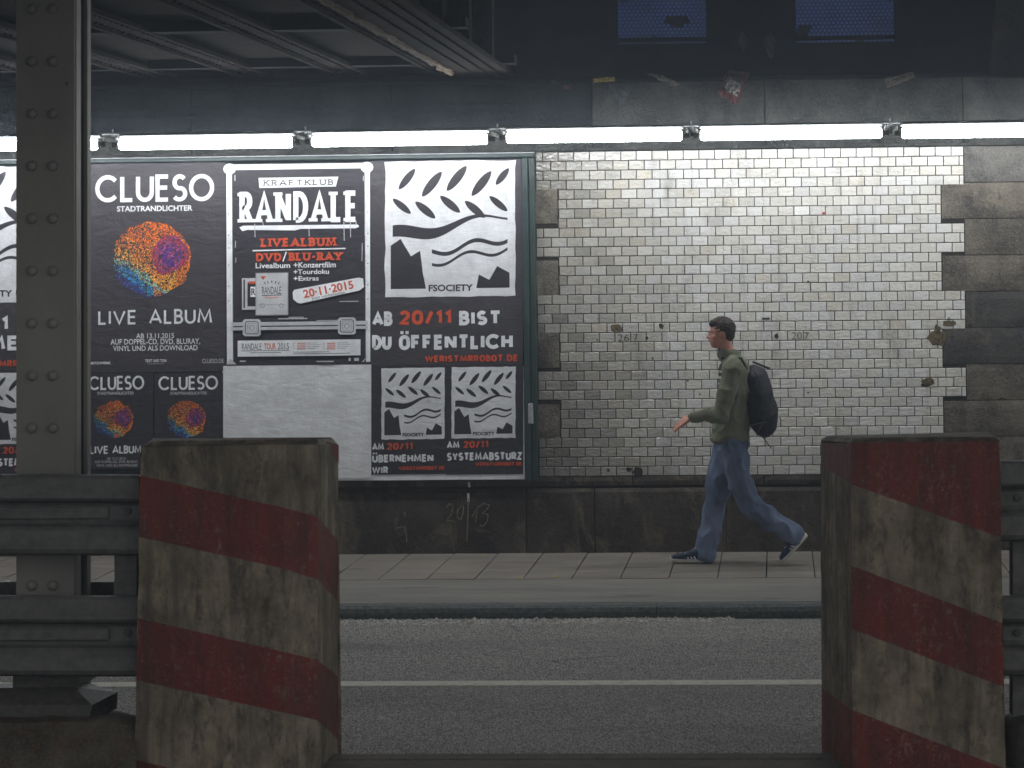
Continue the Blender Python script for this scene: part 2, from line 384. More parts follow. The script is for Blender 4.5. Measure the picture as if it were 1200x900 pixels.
# ------------------------------------------------------------------ far wall
wall = thing('underpass_wall', 'grimy underpass wall of white glazed brick framed by dark ashlar blocks above a black plinth', 'wall', (0, WY, 0))
ztile = PZ(900, 174.5, WY); zbot = PZ(900, 556.5, WY)
xl_out, xl_in = PX(629.5, 370, WY), PX(655.5, 370, WY)
xr_in, xr_out = PX(1104, 340, WY), PX(1131, 340, WY)
b = MB(); b.box((-16, WY+.008, -.3), (13, WY+.45, PZ(900, 92, WY)-.02)); b.build('mortar_backing', M_MORTAR, wall)
zs = [PZ(1115, 171.5+42.55*k, WY) for k in range(0, 11)]
def zone(z):                      # which stone course a height belongs to
    for k in range(10):
        if zs[k] >= z > zs[k+1]: return k
    return -1
rows = 34; rh = (ztile-zbot)/rows; bw = (PX(840, 386, WY)-PX(693.2, 386, WY))/8.0
bx_ref = PX(693, 386, WY); px_per = 150
tiles = []
holes = [(722,385,9,7),(1098,396,14,13),(1112,379,10,5),(1088,447,10,6),(748,553,6,8)]
for r in range(rows):
    zt = ztile-r*rh; zc = zt-rh/2
    k = zone(zc); prot = (k % 2 == 1)
    kl = k; L = xl_in if prot else xl_out; R = xr_in if prot else xr_out
    off = bx_ref + (bw/2 if r % 2 else 0)
    x = off + math.floor((L-off)/bw)*bw
    while x < R:
        a = max(x, L); c2 = min(x+bw, R)
        if c2-a > .018: tiles.append((a, c2, zt-rh, zt, r))
        x += bw
def brick_geo(a, c2, z0, z1):
    j = .0032; x0, x1, w0, w1 = a+j, c2-j, z0+j*.85, z1-j*.85
    yo = WY+random.gauss(0, .0009); e = .0035
    tx = random.gauss(0, .0006); tz = random.gauss(0, .0007)
    base = [(x0,WY+.014,w0),(x1,WY+.014,w0),(x1,WY+.014,w1),(x0,WY+.014,w1)]
    mid = [(x0,yo+.0026,w0),(x1,yo+.0026,w0),(x1,yo+.0026,w1),(x0,yo+.0026,w1)]
    fr = [(x0+e,yo-tx-tz,w0+e),(x1-e,yo+tx-tz,w0+e),(x1-e,yo+tx+tz,w1-e),(x0+e,yo-tx+tz,w1-e)]
    return base+mid+fr, [(0,1,5,4),(1,2,6,5),(2,3,7,6),(3,0,4,7),(4,5,9,8),(5,6,10,9),(6,7,11,10),(7,4,8,11),(8,9,10,11)]
def tint(x, z):
    v = random.gauss(1, .055); w = random.random()
    base = Vector((.60,.585,.54))
    if w < .07: base = Vector((.575,.545,.48))
    elif w < .4: base = Vector((.635,.63,.61))
    # old soot clings to the bricks next to the hoarding
    d = x-xl_out; s = max(0, 1-d/1.3); nz = noise.noise((x*1.1, z*1.5, 4.2))*.5+.5
    g = s*.62*(.5+nz)
    if random.random() < .25: g += s*.25
    low = max(0, 1-(z-zbot)/.35)*.2
    f = max(.26, 1-g-low)
    base = base*v*f
    return (base.x, base.y*(.985 if s > .3 else 1), base.z*(.95 if s > .3 else 1), 1)
cxm = (PX(830, 400, WY)); czm = PZ(830, 400, WY)
tiles.sort(key=lambda t: (abs((t[0]+t[1])/2-cxm)/2.0+abs((t[2]+t[3])/2-czm)))
hw = [(P(hx,hy,WY), rx/150, ry/150) for hx,hy,rx,ry in holes]
rest = MB(); rc = []
for i, t in enumerate(tiles):
    cx, cz = (t[0]+t[1])/2, (t[2]+t[3])/2
    vs, fs = brick_geo(t[0], t[1], t[2], t[3]); col = tint(cx, cz)
    if i < 300:
        b = MB(); b.mesh(vs, fs); b.build('brick', M_BRICK, wall, cols=[col]*12)
    else:
        rest.mesh(vs, fs); rc += [col]*12
o = rest.build('glazed_bricks', M_BRICK, wall, cols=rc); o['kind'] = 'stuff'
# knocked-out spots and plugged holes, rough mortar showing
M_HOLE = stone('raw_brick_scar', (.07,.055,.03), (.26,.20,.11), (.03,.025,.02), 25, 1)
M_HOLED = simple('dark_plug', (.03,.024,.018), .9, .5, 30, .4)
def scar(px, py, rx, ry, mt, name='chipped_scar', par=wall):
    c0 = P(px, py, WY); b = MB(); k = 12; ring = []; ring2 = []
    for q in range(k):
        a = 2*math.pi*q/k; rr = random.uniform(.75, 1.15)
        ring.append(c0+Vector((rx/150*math.cos(a)*rr, .001, ry/150*math.sin(a)*rr)))
        ring2.append(c0+Vector((rx/150*math.cos(a)*rr*.8, -.0045, ry/150*math.sin(a)*rr*.8)))
    b.mesh(ring+ring2+[c0+Vector((.004,-.002,0))], [(q,(q+1)%k,k+(q+1)%k,k+q) for q in range(k)]+[(k+q,k+(q+1)%k,2*k) for q in range(k)])
    return b.build(name, mt, par, fix=True)
for (a1,a2,a3,a4) in holes[:4]: scar(a1,a2,a3*.85,a4*.85,M_HOLE)
scar(1099,386,4,4,M_HOLE); scar(1112,373,2,2,M_HOLE)
for (a1,a2,a3,a4) in [(748,553,6,7),(737,550,4,3),(775,382,3,4),(910,394,2.5,3.5),(947,330,1.6,1.6),(758,396,2,2),(947,460,1.3,1.5),(765,420,1.5,1.5),(700,398,1.2,1.2),(713,551,2,2),(806,446,1.2,1.2),(820,462,1.4,1.2),(1085,451,8,2.0),(1074,397,1,1),(1097,383,1.5,3)]: scar(a1,a2,a3,a4,M_HOLED,'dark_plug_hole')
M_REDDOT = simple('red_paint_dot', (.35,.02,.015), .5, .2, 30, 0); scar(965,250,1.9,1.9,M_REDDOT,'red_dot')
b = MB(); p = P(897.5,373.3,WY); b.box((p.x-.03,WY-.004,p.z-.007),(p.x+.03,WY+.002,p.z+.007)); b.build('dark_slot', M_HOLED, wall)
# scratches
b = MB()
for k in range(70):
    px = random.choice([random.uniform(640,830), random.uniform(640,1090)]); py = random.uniform(200,552) if k > 26 else random.uniform(380,555); p = P(px,py,WY-.0035)
    l = random.uniform(.02,.055); a = random.uniform(.3,2.6); d = Vector((math.cos(a)*l,0,math.sin(a)*l)); q = Vector((-d.z,0,d.x)).normalized()*random.uniform(.0008,.002)
    b.face([p-d*.5, p+q*1.2, p+d*.5, p-q*.6])
b.build('scuff_marks', M_HOLED, wall)['kind'] = 'stuff'

# ashlar: right-hand pier and left-hand quoins
def block(x0, x1, z0, z1, mt, yo=-.004, nm='stone_block', par=wall, r=.008):
    b = MB(); nx = max(2, int((x1-x0)/.05)); nz = max(2, int((z1-z0)/.05)); g = .005
    x0 += g; x1 -= g; z0 += g*.7; z1 -= g*.7; vs = []; fs = []
    sd = random.uniform(0, 50)
    for j in range(nz+1):
        for i in range(nx+1):
            u, v = i/nx, j/nz; ed = min(u, 1-u)*(x1-x0); ev = min(v, 1-v)*(z1-z0); e = min(ed, ev)
            y = WY+yo+(.008 if e < .001 else 0) - noise.noise((x0+u*(x1-x0)+sd, (z0+v*(z1-z0))*1.0, sd))*.006 - noise.noise(((x0+u*(x1-x0))*9+sd, (z0+v*(z1-z0))*9, sd))*.004
            vs.append((x0+u*(x1-x0)+(noise.noise((v*5,sd,1))*.004 if i in (0,nx) else 0), y, z0+v*(z1-z0)+(noise.noise((u*6,sd,7))*.003 if j in (0,nz) else 0)))
    for j in range(nz):
        for i in range(nx):
            a = j*(nx+1)+i; fs.append((a, a+1, a+nx+2, a+nx+1))
    n0 = len(vs); rim = [i for i in range(nx+1)]+[(j+1)*(nx+1)-1 for j in range(1,nz+1)]+[nz*(nx+1)+i for i in range(nx-1,-1,-1)]+[j*(nx+1) for j in range(nz-1,0,-1)]
    for i in rim: v = vs[i]; vs.append((v[0], WY+.06, v[2]))
    k = len(rim)
    for q in range(k): fs.append((rim[(q+1)%k], rim[q], n0+q, n0+(q+1)%k))
    b.mesh(vs, fs); return b.build(nm, mt, par, smooth=False)
mats = [M_STONE2, M_STONE, M_STONE, M_STONE, M_STONE3, M_STONE3, M_STONE, M_STONE, M_STONE]
for k in range(9):
    z1, z0 = zs[k], zs[k+1]; x0 = xr_in if k % 2 == 1 else xr_out
    cuts = [x0, xr_out+(.55 if k % 2 == 0 else .9), 3.2, 4.6, 6.0]
    if k in (0, 1): cuts = [x0, xr_out+1.2, 4.6, 6.0]
    for a, c2 in zip(cuts, cuts[1:]): block(a, c2, z0, z1, mats[k])
xq = PX(617, 370, WY)
for k in range(9):
    z1, z0 = zs[k], max(zs[k+1], zbot)
    if z1-z0 < .02: continue
    x1 = xl_in if k % 2 == 1 else xl_out
    block(xq-.35, x1, z0, z1, M_STONE if k % 2 == 1 else M_STONE3, -.006)
# wall behind and left of the hoarding
for k in range(9):
    z1, z0 = zs[k], max(zs[k+1], zbot)
    for q in range(8): block(-14+q*1.05+(0.5 if k%2 else 0), -14+(q+1)*1.05+(0.5 if k%2 else 0), z0, z1, M_STONE3)
# course under the tiles and plinth
zp = PZ(780, 571, PLY)
xx = -15.0; js = [PX(v, 610, PLY) for v in (-300, 170, 617, 697, 851, 1010, 1240)]
cutsP = [-15,-12.5,-10.2,-8.1]+[v for v in js if v > -8.1]+[4.6, 6.5]
for a, c2 in zip(cutsP, cutsP[1:]):
    b = MB(); nx = max(2, int((c2-a)/.12)); rings = []
    for i in range(nx+1):
        x = a+.004+(c2-a-.008)*i/nx; w = lambda s, q: noise.noise((x*3, s, q))*.007
        rings.append([(x, PLY+w(1,0), -.02),(x, PLY+.0+w(2,0), zp*.33),(x, PLY+w(3,0), zp*.66),(x, PLY+.004+w(4,0), zp-.035),(x, PLY+.03, zp-.010+w(5,1)*.6),(x, PLY+.065, zp+w(6,2)*.5),(x, WY+.1, zp+.012),(x, WY+.1,-.02)])
    b.hull(rings); b.build('plinth_block', M_PLINTH, wall, fix=True)
for a, c2 in zip(cutsP, cutsP[1:]): block(a+.3, c2+.3, zp+.012, zbot, M_PLINTH, -.012, 'base_course_block')
# lintel band above the tiles
zl0 = PZ(900, 172.5, WY); zl1 = PZ(900, 93, WY)
lc = [PX(v, 120, WY) for v in (-330,-60, 225, 460, 694, 896, 1128, 1330)]
for a, c2 in zip(lc, lc[1:]):
    px0 = a
    block(a, c2, ztile+.01, PZ(900, 146, WY), M_LINTEL, -.035, 'lintel_block')
    block(a+(.0), c2, PZ(900, 146, WY), zl1, (M_DARKSTEEL if c2 < PX(720,120,WY) else M_LINTEL), -.03, 'lintel_block')
b = MB(); b.bevbox((-14, WY-.10, zl1-.01), (6, WY+1.3, zl1+.03), .008, jit=0); b.build('ledge_slab', M_DARKSTEEL, wall)
b = MB(); b.box((-14, WY-.055, ztile+.004), (6, WY-.02, ztile+.022)); b.build('drip_ledge', M_LINTEL, wall)
for zz in (.30,.36):
    b = MB(); b.box((-14, WY-.06, ztile+zz), (PX(600,120,WY), WY-.03, ztile+zz+.02)); b.build('girder_rib', M_DARKSTEEL, wall)

# recess behind the ledge with two dusk-lit mesh windows
BY = WY+1.0
rec = thing('recess_wall', 'soot black recess wall above the ledge holding two blue meshed windows', 'wall', (0, BY, zl1))
wins = [(722,829,43),(931,1050,41)]
zt2 = zl1+2.4
xs_ = []
for a, c2, yb in wins: xs_ += [(PX(a, 30, BY), PX(c2, 30, BY), PZ((a+c2)/2, yb, BY))]
b = MB(); zb = zl1+.02; wz = min(v[2] for v in xs_)-.11
b.box((-14, BY, zb), (6, BY+.2, wz))
edges = [-14, xs_[0][0], xs_[0][1], xs_[1][0], xs_[1][1], 6]
for q in (0, 2, 4): b.box((edges[q], BY, wz), (edges[q+1], BY+.2, zt2))
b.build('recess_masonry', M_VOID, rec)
M_SMUDGE = simple('pale_patch', (.10,.085,.07), .9, .6, 16, .3)
for px, py, rx, ry in ((870,48,7,12),(903,52,9,17)):
    c0 = P(px, py, BY-.004); b = MB(); k = 14; s = BY/WY/150
    ring = [c0+Vector((rx*s*math.cos(q*.449)*random.uniform(.5,1.1), .002, ry*s*math.sin(q*.449)*random.uniform(.5,1.1))) for q in range(k)]
    b.mesh(ring+[c0], [(q,(q+1)%k,k) for q in range(k)]); b.build('flaked_patch', M_SMUDGE, rec)
for x0, x1, z0 in xs_:
    b = MB(); b.box((x0, BY+.12, wz), (x1, BY+.13, zt2)); g = b.build('pane', M_BLUE, rec)
    b = MB(); b.box((x0-.01, BY+.02, z0-.035), (x1+.01, BY+.08, z0-.003)); b.box((x0-.012, BY+.02, wz), (x0+.012, BY+.06, zt2)); b.box((x1-.012, BY+.02, wz), (x1+.012, BY+.06, zt2))
    b.box((x0-.01, BY+.03, wz), (x1+.01, BY+.09, z0-.055)); b.build('window_frame', M_VOID, rec)
    # hexagonal wire mesh
    b = MB(); hs = .0205; wd = .0095; yy = BY+.05
    ny = int((zt2-wz)/(hs*1.5)); nx = int((x1-x0)/(hs*1.732))
    for j in range(ny):
        for i in range(nx):
            cx = x0+(i+.5+(.5 if j % 2 else 0))*hs*1.732; cz = wz+j*hs*1.5
            if cx > x1-.01: continue
            vv = [Vector((cx+hs*math.sin(math.pi/3*q), yy, cz+hs*math.cos(math.pi/3*q))) for q in range(6)]
            for q in (5, 0, 1):
                p0, p1 = vv[q], vv[(q+1)%6]; d = (p1-p0); nn = Vector((-d.z,0,d.x)).normalized()*wd/2
                b.mesh([p0-nn,p1-nn,p1+nn,p0+nn,p0+Vector((0,.004,0)),p1+Vector((0,.004,0))], [(0,1,2,3),(0,4,5,1),(3,2,5,4)])
            bl = noise.noise((cx*6, cz*6, 9))
            if bl > .38 or (bl > .1 and x0 > 1 and (cx-x1+.22)**2/.02+(cz-z0-.24)**2/.02 < 1):
                b.face([v+Vector((0,.002,0)) for v in vv])
    m = b.build('wire_mesh', M_MESH, rec); m['kind'] = 'stuff'
    b = MB(); b.tube((x0+.3*(x1-x0), yy-.02, z0+.4), (x0+.45*(x1-x0), yy-.02, z0+.02), .003, n=5); b.build('loose_wire', M_BOLT, rec)

# ------------------------------------------------------------------ ceiling (bridge underside)
ceil = bpy.data.objects.new('ceiling', None); COL.objects.link(ceil); HZ = PZ(560, 90, WY-.05); ceil.location = (0, 10, HZ); tag(ceil, kind='structure')
b = MB(); xg = PX(603, 92, WY-.1)
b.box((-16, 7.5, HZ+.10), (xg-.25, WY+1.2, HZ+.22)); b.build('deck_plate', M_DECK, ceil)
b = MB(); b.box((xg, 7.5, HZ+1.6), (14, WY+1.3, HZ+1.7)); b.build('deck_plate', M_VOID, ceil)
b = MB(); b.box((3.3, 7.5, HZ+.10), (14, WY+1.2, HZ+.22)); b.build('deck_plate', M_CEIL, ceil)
pit2 = .765
def rivet(b, c, r=.012, down=True):
    k = 6; vs = [c+Vector((r*math.cos(q*1.047), r*math.sin(q*1.047), .001)) for q in range(k)]+[c+Vector((r*.6*math.cos(q*1.047), r*.6*math.sin(q*1.047), -r*.6)) for q in range(k)]
    b.mesh(vs, [(q,(q+1)%k,k+(q+1)%k,k+q) for q in range(k)]+[tuple(range(k,2*k))[::-1]])
xb = PX(300, 78, WY); kk = 0
while xb > -12: xb -= pit2
while xb < xg-.35:
    b = MB(); b.box((xb-.13, 7.5, HZ+.045), (xb+.13, WY+.02, HZ+.06)); b.box((xb-.012, 7.5, HZ+.0605), (xb+.012, WY+.02, HZ+.0995))
    b.box((xb-.135, 7.5, HZ+.028), (xb-.10, WY+.02, HZ+.0445)); b.box((xb+.10, 7.5, HZ+.028), (xb+.135, WY+.02, HZ+.0445))
    b.build('ceiling_beam', M_CEIL, ceil)
    b = MB(); y = 13.0
    while y < WY-.1:
        rivet(b, Vector((xb-.06, y, HZ+.045)), .017); rivet(b, Vector((xb+.06, y+.05, HZ+.045)), .017); y += .13
    b.build('rivets', M_VOID, ceil, smooth=True)['kind'] = 'stuff'
    for y in (WY-.9, WY-3.9, WY-6.9):
        b = MB(); b.box((xb+.15, y-.08, HZ+.03), (xb+pit2-.15, y+.08, HZ+.0985)); b.build('cross_rib', M_VOID, ceil)
    xb += pit2
# main girder: bottom flange with rivets, flaking rusty edge, deep web with stiffeners
gx0, gx1 = xg-.42, xg
b = MB(); b.box((gx0, 7.5, HZ-.005), (gx1, WY-.02, HZ+.03)); b.build('girder_flange', M_CEIL, ceil)
b = MB(); b.box((gx1-.24, 7.5, HZ+.031), (gx1-.2, WY-.02, HZ+1.7)); b.build('girder_web', M_CEIL, ceil)
for y in (WY-1.2, WY-2.6, WY-4.0, WY-5.4, WY-6.8):
    b = MB(); b.box((gx1-.198, y, HZ+.032), (gx1-.05, y+.03, HZ+1.65)); b.box((gx1-.06, y-.06, HZ+.033), (gx1-.045, y+.09, HZ+1.64)); b.build('web_stiffener', M_CEIL, ceil)
b = MB(); y = 12.0
while y < WY-.1:
    for dx in (.07, .16, .27): rivet(b, Vector((gx1-dx, y+dx*.2, HZ-.005)), .016)
    y += .12
b.build('rivets', M_VOID, ceil, smooth=True)['kind'] = 'stuff'
b = MB(); rings = []
for i in range(240):
    y = 12+i*(WY-.7-12)/239; r = .02+.016*noise.noise((y*6, 1, 2)); zz = HZ-.012+.02*noise.noise((y*2.2,3,4))
    rings.append([(gx0+.0+r*math.cos(q*1.257+y)*1.4+.02*noise.noise((y*3,7,1)), y, zz+r*math.sin(q*1.257+y)) for q in range(5)])
b.hull(rings); b.build('flaking_pipe', M_RUST, ceil, fix=True)
# riveted bracket top right
brk = thing('riveted_bracket', 'riveted dark steel girder end above the ledge in the upper right corner', 'girder', P(1190, 90, WY-.3))
q4 = [P(1175,-60,WY-.35), P(1290,-60,WY-.35), P(1275,88,WY-.35), P(1161,88,WY-.35)]
b = MB(); b.hull([[v for v in q4],[v+Vector((0,.3,0)) for v in q4]]); b.build('girder_plate', M_CEIL, brk, fix=True)
b = MB()
for i in range(13):
    for cxp in (1182, 1193):
        py = 30+i*4.8-(2 if cxp > 1185 else 0); pc = P(cxp-(py-30)*.09-(3 if i>6 else 0)*0, py, WY-.352)
        if i < 7: b.box((pc.x-.013, pc.y-.008, pc.z-.005), (pc.x+.013, pc.y+.003, pc.z+.005))
b.build('rivet_row', M_VOID, brk)['kind'] = 'stuff'
e0, e1 = P(1173,-60,WY-.37), P(1161,75,WY-.37)
b = MB(); b.tube(e0, e1, .007, n=5); b.build('edge_strip', M_CEIL, brk)

# ------------------------------------------------------------------ lamps
lamps = [(-315,-110,0,'added_left'),(-88,115,170.6,'second from the left, mostly hidden by the steel column'),(140,343,168.2,'over the singer poster, first full lamp right of the column'),(366,571,164.4,'over the flight case and silver posters'),(594,799,160.2,'over the left edge of the white bricks'),(821,1033,157,'over the middle of the white bricks, above the walking man'),(1057,1268,154.6,'over the right-hand stone pier, at the right edge'),(1292,1500,151.5,'')]
LY = WY-.8
for i, (a, c2, yy, wh) in enumerate(lamps):
    if i == 0: yy = 174  # unseen lit lamp past the left edge, added for its light
    x0 = PX(a, yy, LY); x1 = PX(c2, yy, LY); z = PZ((a+c2)/2, yy, LY)
    lb = 'long white fluorescent lamp '+wh if wh not in ('', 'added_left') else ('unseen fluorescent lamp added for its light beyond the left edge of the view' if i == 0 else 'fluorescent lamp beyond the right edge of the view')
    L = thing('fluorescent_lamp', lb, 'lamp', ((x0+x1)/2, LY, z-.06), 'fluorescent lamps in a row along the wall')
    b = MB(); k = 12; rings = []
    for t, rr in ((0,.75),(.012,1),(x1-x0-.012,1),(x1-x0,.75)):
        rings.append([(x0+t, LY+.040*rr*math.cos(q*math.pi*2/k), z+.040*rr*math.sin(q*math.pi*2/k)) for q in range(k)])
    b.hull(rings); b.build('diffuser', M_GLOW, L, fix=True)
    b = MB(); b.bevbox((x0-.01, LY+.02, z+.052), (x1+.01, LY+.13, z+.075), .006); b.build('housing', M_FIX, L)
    for s, xx in ((-1, x0), (1, x1)):
        b = MB(); b.tube((xx+s*.001, LY, z), (xx+s*.018, LY, z), .034, n=12); b.tube((xx+s*.018, LY, z), (xx+s*.055, LY, z), .016, .022, n=10)
        b.build('end_cap', M_CAP, L, smooth=False)
        b = MB(); b.box((xx+s*.035-.006, LY+.03, z+.03), (xx+s*.035+.006, WY-.04, z+.055)); b.build('bracket', M_CAP, L)
pc0, pc1 = P(-330, 163.5, LY+.05), P(1420, 138.6, LY+.05)
cnd = thing('conduit', 'thin pale metal conduit running just above the row of lamps', 'conduit', (pc0+pc1)/2)
b = MB(); zc = lambda x: pc0.z+(pc1.z-pc0.z)*(x-pc0.x)/(pc1.x-pc0.x); b.tube(pc0, pc1, .009, n=8); b.build('pipe', M_CABLE, cnd)
for px in (132, 358, 583, 810, 1043, 1270, -98):
    p = P(px, 157-(px-105)*.0142, LY+.05); b = MB(); b.box((p.x-.008, p.y-.011, zc(p.x)-.02), (p.x+.008, WY-.03, zc(p.x)-.0)); b.tube((p.x, p.y, zc(p.x)-.005), (p.x, p.y, zc(p.x)+.035), .006, n=6)
    b.build('clip', M_CABLE, cnd)

# ------------------------------------------------------------------ litter on the ledge
M_FOIL = N('crumpled_foil'); M_FOIL.color(M_FOIL.mix(M_FOIL.noise(30, 3, lo=.45, hi=.55), (.35,.34,.33), (.10,.10,.10))).rough(.25).metal(.8); M_FOIL.bump(M_FOIL.noise(50, 3, lo=.2, hi=.8), .8, .01); M_FOIL = M_FOIL.m
M_WRAP = simple('red_wrapper', (.075,.022,.022), .4, .4, 18, .4)
M_YEL = simple('yellow_wrapper', (.38,.30,.08), .5, .4, 40, .4); M_CLOTH = simple('grey_rag', (.16,.14,.12), .9, .5, 30, .6); M_DARKRAG = simple('dark_bag', (.03,.035,.04), .5, .5, 20, .5)
def crumple(name, quad, Y, mt, lb, cat, depth=.03, seed=1, mats2=None):
    a, b1, c1, d = [P(x, y, Y) for x, y in quad]; nx, ny = 9, 9; vs = []; fs = []; ms = []
    for side in (0, 1):
        for j in range(ny+1):
            for i in range(nx+1):
                u, v = i/nx, j/ny; p = (a*(1-u)+b1*u)*(1-v)+(d*(1-u)+c1*u)*v
                e = min(u, 1-u, v, 1-v)*4; e = min(1, e)
                w = noise.noise((u*5+seed, v*5, side*9))
                vs.append(p+Vector((w*.008, (-1 if side == 0 else 1)*depth*e*.5+w*depth*.7, noise.noise((u*4, v*5+seed, 2))*.010)))
    m = MB()
    for side in (0, 1):
        o0 = side*(nx+1)*(ny+1)
        for j in range(ny):
            for i in range(nx):
                q = o0+j*(nx+1)+i; f = (q, q+1, q+nx+2, q+nx+1); fs.append(f if side == 0 else f[::-1])
                ms.append(1 if (2 <= j <= 6 and 1 <= i <= 7) and mats2 else 0)
    n0 = len(m.v); m.v += vs; m.f += [list(f) for f in fs]; m.m += ms
    o = m.build(name, [mt]+([mats2] if mats2 else []), None); tag(o, lb, cat); return o
crumple('snack_bag', [(853,82),(879,85),(863,123),(841,110)], WY-.13, M_WRAP, 'crumpled red and silver snack bag hanging over the ledge', 'litter', .05, 3, M_FOIL)
crumple('wrapper_strip', [(695,92),(720,90),(721,95),(696,97)], WY-.12, M_YEL, 'flattened yellow wrapper on the ledge above the bricks', 'litter', .02, 5)
crumple('torn_rag', [(757,86),(775,88),(798,98),(790,102)], WY-.12, M_CLOTH, 'thin torn grey rag trailing along the ledge', 'litter', .02, 8)
crumple('plastic_scrap', [(641,93),(651,94),(650,99),(642,99)], WY-.12, M_FOIL, 'small shiny scrap of foil on the ledge end', 'litter', .02, 11)
crumple('paper_scrap', [(660,100),(668,100),(668,105),(661,104)], WY-.12, M_WRAP, 'tiny brownish paper scrap right of the shiny foil', 'litter', .012, 12)
crumple('plastic_bag', [(1036,92),(1070,84),(1072,91),(1040,103)], WY-.12, M_CLOTH, 'translucent grey plastic bag scrap on the ledge toward the right', 'litter', .03, 14)
crumple('dark_rag', [(713,98),(744,98),(729,124),(722,122)], WY-.11, M_DARKRAG, 'dark triangular rag hanging from the ledge beside the yellow wrapper', 'litter', .015, 17)

# ------------------------------------------------------------------ lettering tools
PYB = WY-.075                     # board surface
def text_mesh(s, weight=0.0):
    cu = bpy.data.curves.new('txt', 'FONT'); cu.body = s; cu.offset = weight; cu.resolution_u = 3; cu.fill_mode = 'FRONT'
    o = bpy.data.objects.new('txt', cu); COL.objects.link(o)
    dg = bpy.context.evaluated_depsgraph_get(); me = bpy.data.meshes.new_from_object(o.evaluated_get(dg))
    vs = [v.co.copy() for v in me.vertices]; fs = [list(p.vertices) for p in me.polygons]
    bpy.data.objects.remove(o); bpy.data.curves.remove(cu); bpy.data.meshes.remove(me)
    return vs, fs
class Print:                      # collects printed shapes on a plane; every shape a hair prouder than the last
    def __init__(s, Y): s.Y = Y; s.k = 0; s.mb = {}
    def get(s, mt): return s.mb.setdefault(mt.name, (MB(), mt))[0]
    def y(s): s.k += 1; return s.Y-.0012-.00006*s.k
    def text(s, t, x0, x1, y0, y1, mt, w=0.0, rot=0, pre=None):
        vs, fs = pre if pre else text_mesh(t, w)
        ax = min(v.x for v in vs); bx = max(v.x for v in vs); ay = min(v.y for v in vs); by = max(v.y for v in vs); Y = s.y()
        m = s.get(mt); out = []
        cx, cy = (x0+x1)/2, (y0+y1)/2; sl = .0124-1.75e-5*(cy-302)
        for v in vs:
            dx = ((v.x-ax)/(bx-ax)-.5)*(x1-x0); dy = -((v.y-ay)/(by-ay)-.5)*(y1-y0)
            r = rot+math.atan(sl) if rot else math.atan(sl)
            c_, s_ = math.cos(r), math.sin(r)
            out.append(P(cx+dx*c_+dy*s_, cy-dx*s_+dy*c_, Y))
        m.mesh(out, fs)
    def poly(s, pts, mt):
        Y = s.y(); vs = [P(x, y, Y) for x, y in pts]
        tri = tessellate_polygon([[Vector((x, -y, 0)) for x, y in pts]]); fs = []
        for t in tri:
            a, b2, c2 = [Vector((pts[i][0], -pts[i][1])) for i in t]
            fs.append(t if (b2-a).cross(c2-a) > 0 else (t[0], t[2], t[1]))
        s.get(mt).mesh(vs, fs)
    def rect(s, x0, y0, x1, y1, mt): s.poly([(x0,y0),(x1,y0-(x1-x0)*.0115),(x1,y1-(x1-x0)*.0115),(x0,y1)], mt)
    def line(s, pts, w, mt, closed=False):
        s.mesh2(stroke(pts, w, closed), mt)
    def mesh2(s, vf, mt):
        Y = s.y(); s.get(mt).mesh([P(v[0], v[1], Y) for v in vf[0]], vf[1])
    def done(s, parent, names):
        for k, (m, mt) in s.mb.items():
            m.build(names.get(k, 'print'), mt, parent)['kind'] = 'stuff'
def stroke(pts, w, closed=False):
    pts = [Vector(p[:2]) for p in pts]; n = len(pts); L = []; R = []
    for i in range(n):
        a = pts[(i-1)%n] if (closed or i > 0) else None; c = pts[(i+1)%n] if (closed or i < n-1) else None; p = pts[i]
        d1 = (p-a).normalized() if a is not None else None; d2 = (c-p).normalized() if c is not None else None
        if d1 is None: d1 = d2
        if d2 is None: d2 = d1
        t = (d1+d2); t = t.normalized() if t.length > 1e-4 else d1
        nn = Vector((-t.y, t.x)); cs = max(.62, nn.dot(Vector((-d1.y, d1.x)))); nn = nn*(w/2/cs)
        L.append(p+nn); R.append(p-nn)
    vs = L+R; fs = []
    m = n if closed else n-1
    for i in range(m): j = (i+1)%n; fs.append((i, j, n+j, n+i))
    return [(v.x, v.y) for v in vs], fs
def arc(cx, cy, rx, ry, a0, a1, n=14): return [(cx+rx*math.cos(math.radians(a0+(a1-a0)*i/n)), cy+ry*math.sin(math.radians(a0+(a1-a0)*i/n))) for i in range(n+1)]
